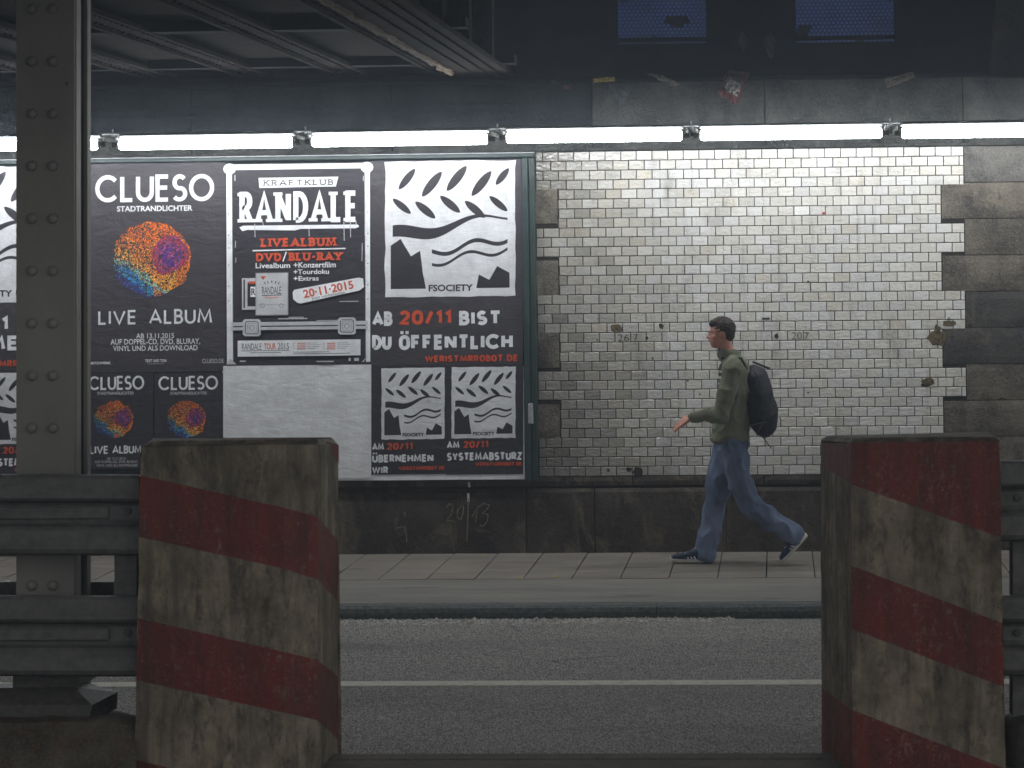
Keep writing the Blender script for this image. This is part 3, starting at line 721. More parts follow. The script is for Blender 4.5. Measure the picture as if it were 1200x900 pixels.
GL = {   # strokes in a cell: x right, y up 0..1; width first
 'C': (.92, [arc(.5,.5,.5,.5,42,318)]), 'O': (1.0, [arc(.5,.5,.5,.5,0,360,26)]), 'Q': (.62, [arc(.31,.68,.31,.32,0,180,8)+arc(.31,.32,.31,.32,180,360,8)+[(.62,.68)]]), 'L': (.48, [[(0,1),(0,0),(.48,0)]]),
 'U': (.66, [[(0,1),(0,.33)]+arc(.33,.33,.33,.33,180,360)[1:]+[(.66,1)]]), 'E': (.5, [[(.5,1),(0,1),(0,0),(.5,0)], [(0,.52),(.46,.52)]]),
 'S': (.56, [arc(.29,.74,.25,.26,35,270,12)+arc(.27,.25,.28,.25,90,-145,12)[1:]]), 'I': (.0, [[(0,0),(0,1)]]), 'V': (.8, [[(0,1),(.4,0),(.8,1)]]),
 'A': (.84, [[(0,0),(.42,1),(.84,0)], [(.17,.3),(.67,.3)]]), 'B': (.52, [[(0,.52),(0,1),(.25,1)]+arc(.25,.77,.22,.23,80,-90,8)+[(.0,.54)], [(0,.52),(.27,.52)]+arc(.27,.26,.25,.26,80,-90,8)+[(0,0),(0,.5)]]),
 'M': (.95, [[(0,0),(.12,1),(.475,.15),(.83,1),(.95,0)]]), 'R': (.56, [[(0,0),(0,1),(.27,1)]+arc(.27,.74,.25,.26,80,-90,8)+[(.02,.48)], [(.24,.47),(.56,0)]]),
 'N': (.7, [[(0,0),(0,1)],[(.05,.93),(.65,.07)],[(.7,0),(.7,1)]]), 'D': (.66, [[(0,0),(0,1),(.2,1)]+arc(.2,.5,.46,.5,85,-85,10)+[(.0,0)]]), 'Y': (.72, [[(0,1),(.36,.45),(.72,1)], [(.36,.45),(.36,0)]]),
 'K': (.62, [[(0,0),(0,1)], [(.6,1),(.04,.45)], [(.2,.6),(.62,0)]]), 'F': (.56, [[(0,0),(0,1),(.5,1)], [(0,.5),(.42,.5)]]), 'T': (.66, [[(0,1),(.66,1)], [(.33,1),(.33,0)]]),
 '/': (.4, [[(0,-.05),(.4,1.05)]]), '-': (.34, [[(0,.45),(.34,.45)]]), '0': (.6, [arc(.3,.68,.3,.32,0,180,8)+arc(.3,.32,.3,.32,180,360,8)+[(.6,.68)]]), '1': (.3, [[(0,.78),(.26,1),(.26,0)]]), '2': (.56, [arc(.28,.72,.27,.28,165,-35,9)+[(0,0),(.58,0)]]),
 'W': (1.1, [[(0,1),(.27,0),(.55,.95),(.83,0),(1.1,1)]]), 'Z': (.6, [[(0,1),(.58,1),(0,0),(.6,0)]]), '.': (.08, [[(0,0),(.08,0)]]),
 'H': (.66, [[(0,0),(0,1)],[(.66,0),(.66,1)],[(0,.5),(.66,.5)]]), ' ': (.3, []) }
SERIF = {'K':[(0,0),(0,1),(.6,1),(.62,0)],'R':[(0,0),(0,1),(.56,0)],'A':[(0,0),(.84,0)],'F':[(0,0),(0,1)],'T':[],'L':[(0,0),(0,1)],'U':[(0,1),(.66,1)],'B':[(0,0),(0,1)],'I':[(0,0),(0,1)],'V':[(0,1),(.8,1)],'E':[(0,0),(0,1)],'M':[(0,0),(.12,1),(.83,1),(.95,0)],'D':[],'N':[(0,0),(0,1)],'Y':[(0,1),(.72,1),(.36,0)]}
def sword(word, x0, x1, y0, y1, w, serif=0.0, gap=.28, slope=.0125, sy=None):
    """strokes of a word, cap height y0..y1 px; w stroke width px"""
    tot = sum(GL[c][0] for c in word)+gap*(len(word)-1); H = (y1-y0)-w; sx = (x1-x0-w)/tot; cx = x0+w/2; out = []
    for c in word:
        g = GL[c]
        for st in g[1]:
            pts = [(cx+p[0]*sx, y1-w/2-p[1]*H) for p in st]
            out.append((pts, w))
        if serif:
            for q in SERIF.get(c, []):
                X = cx+q[0]*sx; Y = y1-w/2-q[1]*H; out.append(([(X-w*serif, Y), (X+w*serif, Y)], w*.62))
        cx += (g[0]+gap)*sx
    xm = (x0+x1)/2
    return [([(px, py-(px-xm)*slope) for px, py in pts], ww) for pts, ww in out]
def word(pr, wd, x0, x1, y0, y1, w, mt, serif=0.0, gap=.28):
    for pts, ww in sword(wd, x0, x1, y0, y1, w, serif, gap): pr.line(pts, ww, mt)

def bold(pr, t, x0, x1, y0, y1, mt):
    uml = [i for i, c in enumerate(t) if c in 'ÖÜ']; t2 = t.replace('Ö', 'Q').replace('O', 'Q').replace('Ü', 'U').replace(' ', ' ')
    if uml: y0 = y0+(y1-y0)*.2
    h = y1-y0; w = h*.25
    word(pr, t2, x0, x1, y0, y1, w, mt, 0, .40)
    if uml:
        gw = [GL[c][0] for c in t2]; tot = sum(gw)+.40*(len(t2)-1); sx = (x1-x0-w)/tot; i = uml[0]
        cx = x0+w/2+(sum(gw[:i])+.40*i+gw[i]/2)*sx; yy = y0-h*.16-(cx-(x0+x1)/2)*.0125
        for d in (-.17, .17): pr.rect(cx+d*h-w*.42, yy-w*.4, cx+d*h+w*.42, yy+w*.4, mt)
# ------------------------------------------------------------------ hoarding (board and frame)
bd = thing('poster_hoarding', 'long poster hoarding with a dark green metal frame fixed to the underpass wall', 'billboard', P(300, 570, WY-.03))
bl, br = PX(-420, 380, PYB), PX(613, 380, PYB); bt, bb = PZ(500, 186.5, PYB), PZ(500, 561, PYB)
b = MB(); b.box((bl, PYB, bb-.012), (br, WY-.018, bt)); b.build('backing_board', M_DARKSTEEL, bd)
b = MB(); b.box((PX(262,560,PYB), PYB-.0010, bb-.010), (br, PYB-.0002, PZ(500,430,PYB))); b.build('white_lining', M_WHITEP, bd)
fx0, fx1 = PX(613.5, 380, PYB-.03), PX(628, 380, PYB-.03)
b = MB(); b.bevbox((fx0, PYB-.03, bb-.02), (fx1-.05, WY-.016, bt+.0), .006); b.bevbox((fx1-.048, PYB-.01, bb-.02), (fx1, WY-.014, bt+.0), .006); b.build('stile', M_FRAME, bd)
b = MB(); b.bevbox((bl, PYB-.035, bt+.003), (fx1, WY-.015, bt+.035), .006); b.build('rail', M_FRAME, bd)
b = MB(); b.box((bl, PYB-.015, bt+.036), (fx1, WY-.02, bt+.044)); b.build('rail_lip', M_CABLE, bd)
b = MB(); p = P(622,486,PYB-.03); b.bevbox((p.x-.02,PYB-.055,p.z-.07),(p.x+.022,PYB-.031,p.z+.09),.006,jit=.006); b.build('latch', M_CABLE, bd)

def poster(x0, x1, y0, y1, mt, label, yo=.0015, curl=0, cat='poster', grp=None, sub=10):
    """a sheet of paper with slight cockle, corners in pixels"""
    Y = PYB-yo; sl = lambda y: .0124-1.75e-5*(y-302); xm = (x0+x1)/2
    A = P(x0, y0-(x0-xm)*sl(y0), Y); B = P(x1, y0-(x1-xm)*sl(y0), Y); C_ = P(x1, y1-(x1-xm)*sl(y1), Y); D = P(x0, y1-(x0-xm)*sl(y1), Y)
    b = MB(); nx = ny = sub; vs = []
    for j in range(ny+1):
        for i in range(nx+1):
            u, v = i/nx, j/ny; p = (A*(1-u)+B*u)*(1-v)+(D*(1-u)+C_*u)*v
            e = 1 if 0 < i < nx and 0 < j < ny else 0
            vs.append(p+Vector((0, .0004*noise.noise((p.x*4,p.z*4,1))*e, 0)))
    fs = []
    for j in range(ny):
        for i in range(nx): q = j*(nx+1)+i; fs.append((q, q+nx+1, q+nx+2, q+1))
    b.mesh(vs, fs); rim = [i for i in range(nx+1)]+[(j+1)*(nx+1)-1 for j in range(1,ny+1)]+[ny*(nx+1)+i for i in range(nx-1,-1,-1)]+[j*(nx+1) for j in range(ny-1,0,-1)]
    n0 = len(b.v); b.v += [Vector(vs[i])+Vector((0,.0010,0)) for i in rim]; k = len(rim)
    for q in range(k): b.f.append([rim[q], rim[(q+1)%k], n0+(q+1)%k, n0+q]); b.m.append(0)
    T = thing('poster', label, cat, ((A+B)/2*.5+(C_+D)/2*.5), grp)
    b.build('sheet', mt, T, fix=False)
    return T, Print(Y)
NM = {'white_print':'lettering','dull_white_print':'lettering','orange_red_print':'red_lettering','grey_print':'small_print','black_print':'dark_artwork','silver_grey_ink':'silver_panel'}

def speckball(pr, cx, cy, r, parent, count, ds=1.0, seed=1):
    rnd = random.Random(seed); b = MB(); cols = []
    def pal(u, v):                # u right, v up in -1..1
        orange, yellow, teal, blue, purple, pink, red = Vector((.95,.24,.02)), Vector((.95,.52,.09)), Vector((.10,.58,.60)), Vector((.02,.20,.70)), Vector((.14,.04,.30)), Vector((.50,.10,.28)), Vector((.62,.06,.03))
        d2 = math.hypot(u-.45, v-.1)
        n1 = noise.noise((u*2.5+seed, v*2.5, 1))*.45
        if d2 < .5+n1*.3:
            return (purple if noise.noise((u*7, v*9, 3)) > -.05 else pink) if d2 < .33 else rnd.choice([pink, purple, red, red])
        if u > .62 and v < .5: return orange
        if v+n1 > .55: return orange if rnd.random() < .75 else red
        t = v+u*.7+.6+n1*.6
        if t > .25 and u < .2: return rnd.choice([orange, yellow, orange, red])
        if t > .0: return rnd.choice([orange, yellow, yellow])
        if t > -.14: return rnd.choice([yellow, teal, teal])
        if u > .05+n1: return rnd.choice([orange, red, yellow, pink])
        if t > -.42: return rnd.choice([teal, blue, blue, Vector((.05,.30,.55))])
        return rnd.choice([blue, purple, Vector((.04,.05,.30))])
    for k in range(count):
        a = rnd.uniform(0, 2*math.pi); rr = math.sqrt(rnd.random())
        edge = 1+.10*noise.noise((math.cos(a)*3, math.sin(a)*3, seed))
        left = max(0, -math.cos(a)); rr = rr*edge*(1+left*.12*rnd.random())
        u, v = rr*math.cos(a)*(1.0), rr*math.sin(a)
        if rnd.random() < .12+.3*left*rr or noise.noise((u*13, v*13, seed+4)) > .33: continue
        sz = rnd.uniform(.45,1.0)*ds*(1.25 if not left else 1.0); c = pal(u, v); f = rnd.uniform(.35,1.5)*(1.2 if u < .1 else 1)
        px, py = cx+u*r, cy-v*r; an = a+rnd.uniform(-.5,.5)+1.57; Y = pr.Y-.0014-.00000035*k*(2500/count)
        dx, dy = math.cos(an)*sz, -math.sin(an)*sz
        q = [(px-dx, py-dy), (px-dy*.55, py+dx*.55), (px+dx, py+dy), (px+dy*.55, py-dx*.55)]
        b.mesh([P(x, y, Y) for x, y in q], [(0,1,2,3)]); cols += [(c.x*f, c.y*f, c.z*f, 1)]*4
    o = b.build('speckled_globe', M_SPECK, parent, cols=cols); o['kind'] = 'stuff'

# --- poster: big singer poster
T, pr = poster(84, 263.5, 189.5, 436, M_BLACKP, 'large dark singer poster with a multicoloured speckled globe right of the steel column')
word(pr, 'CLUESO', 111.5, 251, 204.5, 236.5, 4.9, M_INKW, 0, .27)
pr.text('STADTRANDLICHTER', 137, 225.5, 241, 247.5, M_INKW, .025)
word(pr, 'LIVE', 115, 160, 363.5, 380.5, 2.6, M_INKW, 0, .32); word(pr, 'ALBUM', 174.5, 248.5, 362, 379.5, 2.6, M_INKW, 0, .3)
pr.text('AB 13.11.2015', 159.5, 204, 390.5, 396.5, M_INKW, .012)
pr.text('AUF DOPPEL-CD, DVD, BLURAY,', 129.5, 234.5, 397, 404.5, M_INKW, .012)
pr.text('VINYL UND ALS DOWNLOAD', 132.5, 231.5, 404.8, 411, M_INKW, .012)
pr.text('TEXT UND TON', 170, 195, 421, 424.5, M_INKW, .02); pr.text('CLUESO.DE', 237, 262, 420.5, 425.5, M_INKW2, .005)
pr.text('NETZWERK', 104, 130, 424, 427, M_INKW, .03); pr.rect(173, 426, 192, 426.8, M_INKG)
pr.done(T, NM); speckball(pr, 179.5, 303.5, 43.5, T, 10000, .85, 2)
# --- two small singer posters
for (x0, x1, cx, lb, sd) in ((88, 179.3, 0, 'small dark singer poster beside the steel column, left one of the pair', 5), (181, 262, 82.5, 'small dark singer poster left of the blank white sheet, right one of the pair', 6)):
    T, pr = poster(x0, x1, 437, 549.5, M_BLACKP2, lb, .0032, grp='small singer posters under the large one')
    d = cx; x = 100.5+d
    word(pr, 'CLUESO', 104.0+d-(1 if d else 0), 169+d+(4 if d else 0), 440.5, 457, 2.5, M_INKW, 0, .27)
    pr.text('STADTRANDLICHTER', 114+d+3*(d>0), 157+d+3*(d>0), 459, 462.5, M_INKW2, .02)
    word(pr, 'LIVE', 105+d, 127+d, 522.5, 532, 1.8, M_INKW, 0, .3); word(pr, 'ALBUM', 131.5+d, 166+d, 522, 531.5, 1.8, M_INKW, 0, .28)
    pr.text('AB 13.11.2015', 125+d, 147+d, 535.8, 538.8, M_INKW2, .01); pr.text('AUF DOPPEL-CD, DVD, BLURAY,', 111+d, 162+d, 539.6, 543, M_INKW2, .01); pr.text('VINYL UND ALS DOWNLOAD', 113+d, 161+d, 543.8, 546.8, M_INKW2, .01)
    pr.done(T, NM); speckball(pr, 134+d+3*(d>0), 491.5, 21.5, T, 3800, .62, sd)
# white gap line between the pair
# --- flight case poster
T, pr = poster(263.5, 434.5, 191, 427.5, M_BLACKP2, 'black album poster drawn like a flight case above the blank white sheet', .0045)
def edge(pts, w): pr.line(pts, w, M_INKW)
pr.poly([(265,193),(433.5,190.8),(433.5,197),(265,199.5)], M_INKW); pr.poly([(265,196),(271.5,196),(273,426),(266,426)], M_INKW)
pr.poly([(427.5,194),(433.5,194),(434,424),(429,424)], M_INKW)
for cx, cy in ((269,198),(430,196)): pr.poly([(cx+7.5*math.cos(a*.524), cy+6.5*math.sin(a*.524)) for a in range(12)], M_INKW)
for cx, cy in ((270,424),(431,421)): pr.poly([(cx-5,cy+3),(cx,cy-4),(cx+7*(1 if cx<300 else -1)+0,cy+3)], M_INKW2)
pr.line([(271.8,201),(273.2,424)], .6, M_INKG); pr.line([(427.2,200),(428.6,420)], .6, M_INKG)
for yy in (232,250,275,290,310,335,352): pr.rect(267.5, yy, 268.6, yy+1.2, M_INKK); pr.rect(430.5, yy-2, 431.6, yy-.8, M_INKK)
pr.poly([(303,208.5),(396.5,207),(393.5,218.5),(304,220.3)], M_INKW)
word(pr, 'KRAFTKLUB', 309, 390.5, 210.5, 217.3, 1.15, M_INKK, 1.5, .42)
word(pr, 'RANDALE', 280.5, 419.5, 224, 261, 6.2, M_INKW, .85, .50)
for q in ((281,228,292,3.4),(330,300,1,0),): pass
pr.poly([(280.5,266.5),(285,264.5),(419,263),(421,265.5),(417,267.5),(352,268.2),(346,270),(290,269.5),(284,271)], M_INKW)
for x, y0, y1 in ((298.5,262,278),(362,268,277),(403,260,282),(410.5,258,278),(417,258,264),(308,260,264)): pr.line([(x,y0),(x+.4,y1)], .9, M_INKW2)
word(pr, 'LIVEALBUM', 306, 394, 278.5, 289, 2.6, M_INKR, 1.05, .44)
pr.poly([(296,293),(405,290.4),(405,291.8),(352,293),(296,294.6)], M_INKW)
word(pr, 'DVD', 300, 330, 296.3, 306.5, 2.6, M_INKR, 1.0, .42); pr.line([(331.5,306.5),(335.5,295)], 1.5, M_INKW); word(pr, 'BLU-RAY', 338.5, 401, 295.5, 305.5, 2.6, M_INKR, 1.0, .42)
pr.text('Livealbum', 299.5, 340, 308, 314.3, M_INKW, .02); pr.text('+Konzertfilm', 344, 393.5, 307, 313.6, M_INKW, .02)
pr.text('+Tourdoku', 344, 385.5, 315.5, 321.3, M_INKW, .02); pr.text('+Extras', 344, 373.5, 323.5, 329, M_INKW, .02)
pr.rect(283.5, 326, 301, 363, M_INKW2); pr.rect(285.3, 327.5, 287, 361, M_INKK); pr.rect(290, 331, 300, 359, M_INKK); pr.rect(293.5, 336, 300, 348, M_INKW); pr.text('R', 294.5, 299.5, 338, 346, M_INKK, .02); pr.rect(291.5,329.8,299.5,332.5,M_INKR)
pr.rect(299.3, 319.7, 338, 369.8, M_INKG); pr.rect(300.3, 320.5, 337, 368.8, M_INKW2)
pr.text('RANDALE', 307, 329.5, 336, 344.5, M_INKK, .0); pr.line([(307,346.2),(330,345.6)], .9, M_INKK); pr.text('Deluxe Box', 311, 326, 347.3, 349.6, M_INKR, .02)
for a, (dx, dy) in enumerate(((-9,-2),(-5,-4),(0,-5),(5,-4),(9,-2))): pr.line([(318.5+dx*.8,333.5+dy*.3),(318.5+dx,332+dy*.7)], .9, M_INKK)
pr.poly([(305,324),(312,323.5),(308.5,328)], M_INKR); pr.rect(302, 357, 335.5, 357.5, M_INKG)
for cx in (307.5, 329.5): pr.line([(cx+2.6*math.cos(a*.785), 358+2.2*math.sin(a*.785)) for a in range(8)], .8, M_INKG, True)
pr.poly([(343,342.5),(345,339.5),(420,325.3),(425.5,326.3),(426.5,336.5),(421,340.5),(400,345),(352,355.8),(348,354.5),(343.5,350.5)], M_INKW)
pr.text('20·11·2015', 355, 414.5, 334.0, 344.0, M_INKR, .03, rot=math.radians(10.5)); pr.text('Jetzt vorbestellen.', 364.5, 406, 344.2, 348.6, M_INKK, .0, rot=math.radians(10.5))
for y0, y1 in ((377.8,382.2),(383.6,387.2)): pr.poly([(271,y0),(431,y0-1.9),(431,y1-1.9),(271,y1)], M_INKW2)
for cx, cy in ((295,384),(406.5,382)):
    R_ = [(-10.5,-8),(-8,-10),(8,-10),(10.5,-8),(10.5,8),(8,10),(-8,10),(-10.5,8)]
    pr.poly([(cx+x, cy+y) for x, y in R_], M_INKW2); pr.line([(cx+x*.72, cy+y*.72) for x, y in R_], .9, M_INKK, True); pr.line([(cx+x*.5, cy+y*.5) for x, y in R_], .5, M_INKG, True)
    pr.line([(cx+3*math.cos(a*.785), cy+3*math.sin(a*.785)) for a in range(8)], .9, M_INKG, True)
pr.rect(278.5, 399.2, 422.5, 418, M_INKW); pr.text('RANDALE', 283.5, 306.5, 402.5, 410, M_INKK, .0); pr.text('TOUR', 309.5, 323.3, 402.2, 409.7, M_INKR, .02); pr.text('2015', 325.5, 338.5, 402, 409.4, M_INKK, .0)
pr.line([(283,411.3),(339,410.6)], .6, M_INKK); pr.rect(293, 413.2, 329, 413.8, M_INKK)
for c0 in (343, 378):
    for q in range(4): pr.rect(c0, 402.2+q*2.2-.3, c0+3, 402.7+q*2.2-.3, M_INKG); pr.rect(c0+5, 402.2+q*2.2-.4, c0+15, 403.1+q*2.2-.4, M_INKR); pr.rect(c0+17, 402.2+q*2.2-.5, c0+random.uniform(26,36), 402.7+q*2.2-.5, M_INKG)
pr.rect(343, 412.2, 386, 412.8, M_INKG); pr.rect(343, 414.2, 410, 414.9, M_INKG)
for (a1,a2,a3,a4) in ((326,373,360,374.2),(398,352.8,420,353.8),(371,375.3,402,376.2),(281,422.5,288,424.2),(371,423,391,424.4),(274.5,205,276,212),(338,371.4,356,372.3)): pr.rect(a1,a2,a3,a4,M_INKW2)
for (x, y0, y1) in ((276,282,290),(276.5,302,308),(424.5,285,306),(428,236,276),(426,206,212)): pr.line([(x,y0),(x-.3,y1)], .8, M_INKW2)
pr.rect(408.5,419.5,411,423,M_INKW2); pr.rect(415,419.5,420.5,423,M_INKW2)
pr.done(T, NM)
# --- blank white sheet
T, pr = poster(261.5, 435, 428, 561, M_WHITEP, 'blank white paper sheet pasted below the flight case poster', .0060)
# --- big campaign poster and its two small ones, with an abstract silver panel
def panel(pr, x0, x1, y0, y1, fs=True):
    """silver panel with a generic black paper-cut pattern (waves, leaves, hills)"""
    w, h = x1-x0, y1-y0; q = lambda u, v: (x0+u*w, y0+v*h-(u-.5)*w*.0125)
    def rough_rect():
        pts = []
        for (a, b2), (c, d) in (((0,0),(1,0)),((1,0),(1,1)),((1,1),(0,1)),((0,1),(0,0))):
            for k in range(14):
                t = k/14; u, v = a+(c-a)*t, b2+(d-b2)*t; pts.append(q(u+random.uniform(-.006,.006), v+random.uniform(-.005,.005)))
        return pts
    pr.poly(rough_rect(), M_SILVER)
    for ridge in ([(.045,.62),(.12,.57),(.20,.70),(.27,.66),(.29,.82),(.315,.94),(.045,.94)], [(.70,.94),(.72,.84),(.80,.88),(.86,.78),(.955,.83),(.955,.94)]):
        pr.poly([q(*p) for p in ridge], M_INKK)
    for c0, th in ((.50,.075),(.66,.03),(.74,.022)):
        x_ = .06 if c0 < .6 else .36
        top = [(x_+(.94-x_)*k/30, c0-.10*(k/30)+.03*math.sin(k/30*9+c0*9)) for k in range(31)]
        bot = [(.94-(.94-x_)*k/30, c0-.10*((30-k)/30)+th*(1 if c0 > .6 else .7+.5*math.sin((30-k)/30*4+1))+.03*math.sin((30-k)/30*9+c0*9)) for k in range(31)]
        pr.poly([q(*p) for p in top+bot], M_INKK)
    def leaf(cx, cy, l, wd, an):
        pts = []
        for k in range(20):
            t = 2*math.pi*k/20; a_ = math.cos(t)*l; b_ = math.sin(t)*wd*abs(math.sin(t))**.3
            pts.append(q(cx+(a_*math.cos(an)-b_*math.sin(an)), cy+(a_*math.sin(an)+b_*math.cos(an))*w/h))
        pr.poly(pts, M_INKK)
    for a in ((.17,.13,.10,.028,-.9),(.36,.17,.12,.034,-.9),(.55,.13,.12,.034,-.9),(.74,.17,.12,.034,-.9),(.90,.12,.08,.026,-.9),
              (.13,.33,.09,.026,.7),(.31,.36,.10,.03,.7),(.50,.32,.10,.03,.7),(.69,.36,.10,.03,.7),(.87,.32,.09,.026,.7)): leaf(*a)
    if fs: pr.text('FSOCIETY', *[q(.335,0)[0], q(.675,0)[0], q(0,.905)[1], q(0,.955)[1]], M_INKK, .03)
for ox, who in ((0, 'at the right end of the hoarding'), (-540, 'left of the steel column')):
    T, pr = poster((434 if ox == 0 else -118), (613 if ox == 0 else 73), 187.5+(-ox)*.0135, 428+(-ox)*.0115, M_BLACKP, 'large dark campaign poster with silver panel '+who, .0020)
    dy = -ox*.0125
    panel(pr, 451+ox, 604+ox, 188.5+dy, 347.5+dy)
    if ox == 0:
        bold(pr, 'AB', 436, 460, 365, 382, M_INKW); bold(pr, '20/11', 468, 529.5, 363.5, 380.5, M_INKR); bold(pr, 'BIST', 538, 587.5, 364, 381, M_INKW)
        bold(pr, 'DU', 436, 459, 392.5, 410, M_INKW); bold(pr, 'ÖFFENTLICH', 467.5, 601, 387.5, 409.5, M_INKW)
        bold(pr, 'WERISTMRROBOT.DE', 498, 607, 416, 424, M_INKR)
    else:
        bold(pr, 'AM 20/11', -95, 10, 371, 388, M_INKW); bold(pr, 'NEHMEN', -66, 40, 393.5, 411, M_INKW); bold(pr, 'WERISTMRROBOT.DE', -42, 67, 422, 430, M_INKR)
    pr.done(T, NM)
    for (x0, x1, a, b2, l1, l2, l3, nmz, lb) in ((434, 522.5, 447, 521, 'AM', 'ÜBERNEHMEN', 'WIR', '', 'left'), (522.5, 613, 529, 604, 'AM', 'SYSTEMABSTURZ', '', '', 'right')):
        T, pr = poster(x0+ox, x1+ox, 427+dy, 556+dy, M_BLACKP2, 'small silver panel poster, %s of the pair %s' % (lb, who), .0048, grp='small campaign posters')
        s = dy+(1.2 if lb == 'left' else 0)
        panel(pr, a+ox, b2+ox, 430+s, 513.5+s)
        if lb == 'left':
            bold(pr, 'AM', 436+ox, 450+ox, 518+s, 526.5+s, M_INKW); bold(pr, '20/11', 453.5+ox, 484+ox, 517.5+s, 526+s, M_INKR)
            bold(pr, 'ÜBERNEHMEN', 436+ox, 508+ox, 529+s, 540.5+s, M_INKW); bold(pr, 'WIR', 436+ox, 455+ox, 545.5+s, 554+s, M_INKW); bold(pr, 'WERISTMRROBOT.DE', 467+ox, 521+ox, 545+s, 549.5+s, M_INKR)
        else:
            bold(pr, 'AM', 523.5+ox, 538.5+ox, 517+s, 525.5+s, M_INKW); bold(pr, '20/11', 543+ox, 572.5+ox, 516.5+s, 525+s, M_INKR)
            bold(pr, 'SYSTEMABSTURZ', 523.5+ox, 612+ox, 530+s, 539.5+s, M_INKW); bold(pr, 'WERISTMRROBOT.DE', 557+ox, 611.5+ox, 541.5+s, 546+s, M_INKR)
        pr.done(T, NM)
# --- scrawls on the stone
def scrawl(name, Y, strokes, mt, w, par, scale=1):
    b = MB()
    for k, st in enumerate(strokes):
        vf = stroke(st, w); b.mesh([P(x, y, Y-k*.0003) for x, y in vf[0]], vf[1])
    return b.build(name, mt, par)
scrawl('chalk_numbers', PLY-.012, [[(523,595),(527,590),(531,593),(529,602),(523,611),(528,610),(534,612)],[(541,592),(536,598),(536,607),(540,609),(543,600),(543,593)],[(549,584),(548.5,600),(547,634)],[(553,606),(556,601),(560,592),(558,606),(557,613)],[(561,594),(567,590),(574,592),(570,598),(565,601),(572,603),(571,611),(566,617),(562,615)]], M_CHALK, 1.1, wall)
scrawl('chalk_rubbing', PLY-.012, [[(463,620),(468,618),(474,617),(476,626),(477,636)],[(474,600),(475,606)]], M_CHALK, 1.3, wall)
scrawl('white_drip', PLY-.012, [[(548.6,578),(549,588)],[(549.5,565),(550,571)]], M_INKW2, 2.6, wall)
pr = Print(WY-.003)
pr.text('26', 724, 737, 391.5, 400, M_HOLED, -.01); pr.text('7', 742.5, 747.5, 391.5, 399, M_HOLED, -.01); pr.text('20', 928, 939.5, 389, 397.5, M_HOLED, -.012); pr.text('7', 943, 948, 389, 397, M_HOLED, -.012)
pr.done(wall, {'dark_plug': 'faded_stencil'})

# ------------------------------------------------------------------ concrete blocks (foreground)
NB, FB = 11.4, 11.98
def barrier(name, label, cols, top, grp):
    """cols: list of (xTop, xBot, Y, [stripe boundary pys]) left to right; materials alternate from first flag"""
    o = thing(name, label, 'concrete block', (0,0,0), grp)
    b = MB(); low = 1010
    zlow = -.09
    def pt(col, py):
        xt, xb, Y = col[0], col[1], col[2]; x = xt+(xb-xt)*(py-515)/(900-515)+noise.noise((xt*.7, py*.045, 2))*1.0-(1.3 if noise.noise((xt, py*.11, 8)) > .42 else 0)*(1 if xt > 380 else -1 if xt < 200 or xt == 962 else 0); return P(x, py, Y)
    for c0, c1 in zip(cols, cols[1:]):
        k = len(c0[3])
        for i in range(k-1):
            mt = c0[4][i]; a0, a1 = c0[3][i], c0[3][i+1]; d0, d1 = c1[3][i], c1[3][i+1]
            if abs(a1-a0) < .1 and abs(d1-d0) < .1: continue
            ns = max(1, int(max(a1-a0, d1-d0)/18)); nu = max(1, int(abs(c1[0]-c0[0])/18))
            for s in range(ns):
                for u in range(nu):
                    def pp(uu, ss):
                        return pt(c0, a0+(a1-a0)*ss)*(1-uu)+pt(c1, d0+(d1-d0)*ss)*uu
                    q = [pp(u/nu, s/ns), pp((u+1)/nu, s/ns), pp((u+1)/nu, (s+1)/ns), pp(u/nu, (s+1)/ns)]
                    b.mesh([v+Vector((0, noise.noise((v.x*4, v.z*4, 5))*.006, 0)) for v in q], [(0,3,2,1)], mt)
    return o, b, pt
red, con = 1, 0
# left block
cL = [(165,158,NB+.02,[524,557,629,724,797,890,965,1010],[con,red,con,red,con,red,con]),
      (333,333,NB,[521,595,666.5,764,835,932,1003,1030],[con,red,con,red,con,red,con]),
      (372,372,NB+.05,[521,606,679,773,844,942,1012,1030],[con,red,con,red,con,red,con]),
      (396,396,FB,[521,634,704,793,866,960,1020,1035],None)]
oL, b, pt = barrier('concrete_barrier', 'left concrete block with broad worn red stripes, beside the steel column', cL, 513, 'striped concrete blocks in the foreground')
# top with chamfer
tn = [P(165,524,NB+.02), P(333,521,NB), P(372,521,NB+.05), P(396,521,FB)]
tt = [P(178,517,NB+.07), P(333,514.7,NB+.07), P(372,514.7,NB+.12), P(388,514.5,FB-.02)]
tt2 = [v+Vector((0,0,0)) for v in tt]; bk = [P(180,513.5,FB), P(388,512.4,FB)]
for i in range(3): b.mesh([tn[i],tn[i+1],tt[i+1],tt[i]], [(0,1,2,3)], 0)
b.mesh(tt+bk[::-1], [(0,1,2,3,4,5)][:1], 0)
zl = -.1
bl2 = [P(165,530,FB+.02), P(396,521,FB)]
b.mesh([tn[0], tt[0], bk[0], bl2[0]], [(0,1,2,3)], 0)
b.mesh([P(165,524,NB+.02), bl2[0], Vector((bl2[0].x-.03,FB+.02,zl)), P(158,1010,NB+.02)], [(0,1,2,3)], 0)
b.mesh([bl2[0], bk[0], bk[1], bl2[1], Vector((bl2[1].x,FB,zl)), Vector((bl2[0].x-.03,FB+.02,zl))], [(0,1,2,3,4,5)], 0)
mo = b.build('block_body', [M_CONC, M_RED], oL)
bt_ = MB(); P396 = [P(380,517,NB+.3), P(396,521,FB-.01), P(396,543,FB-.01)]; 
bt_.mesh([v+Vector((.006,-.012,0)) for v in P396], [(0,2,1)]); bt_.build('red_corner', M_RED, oL)
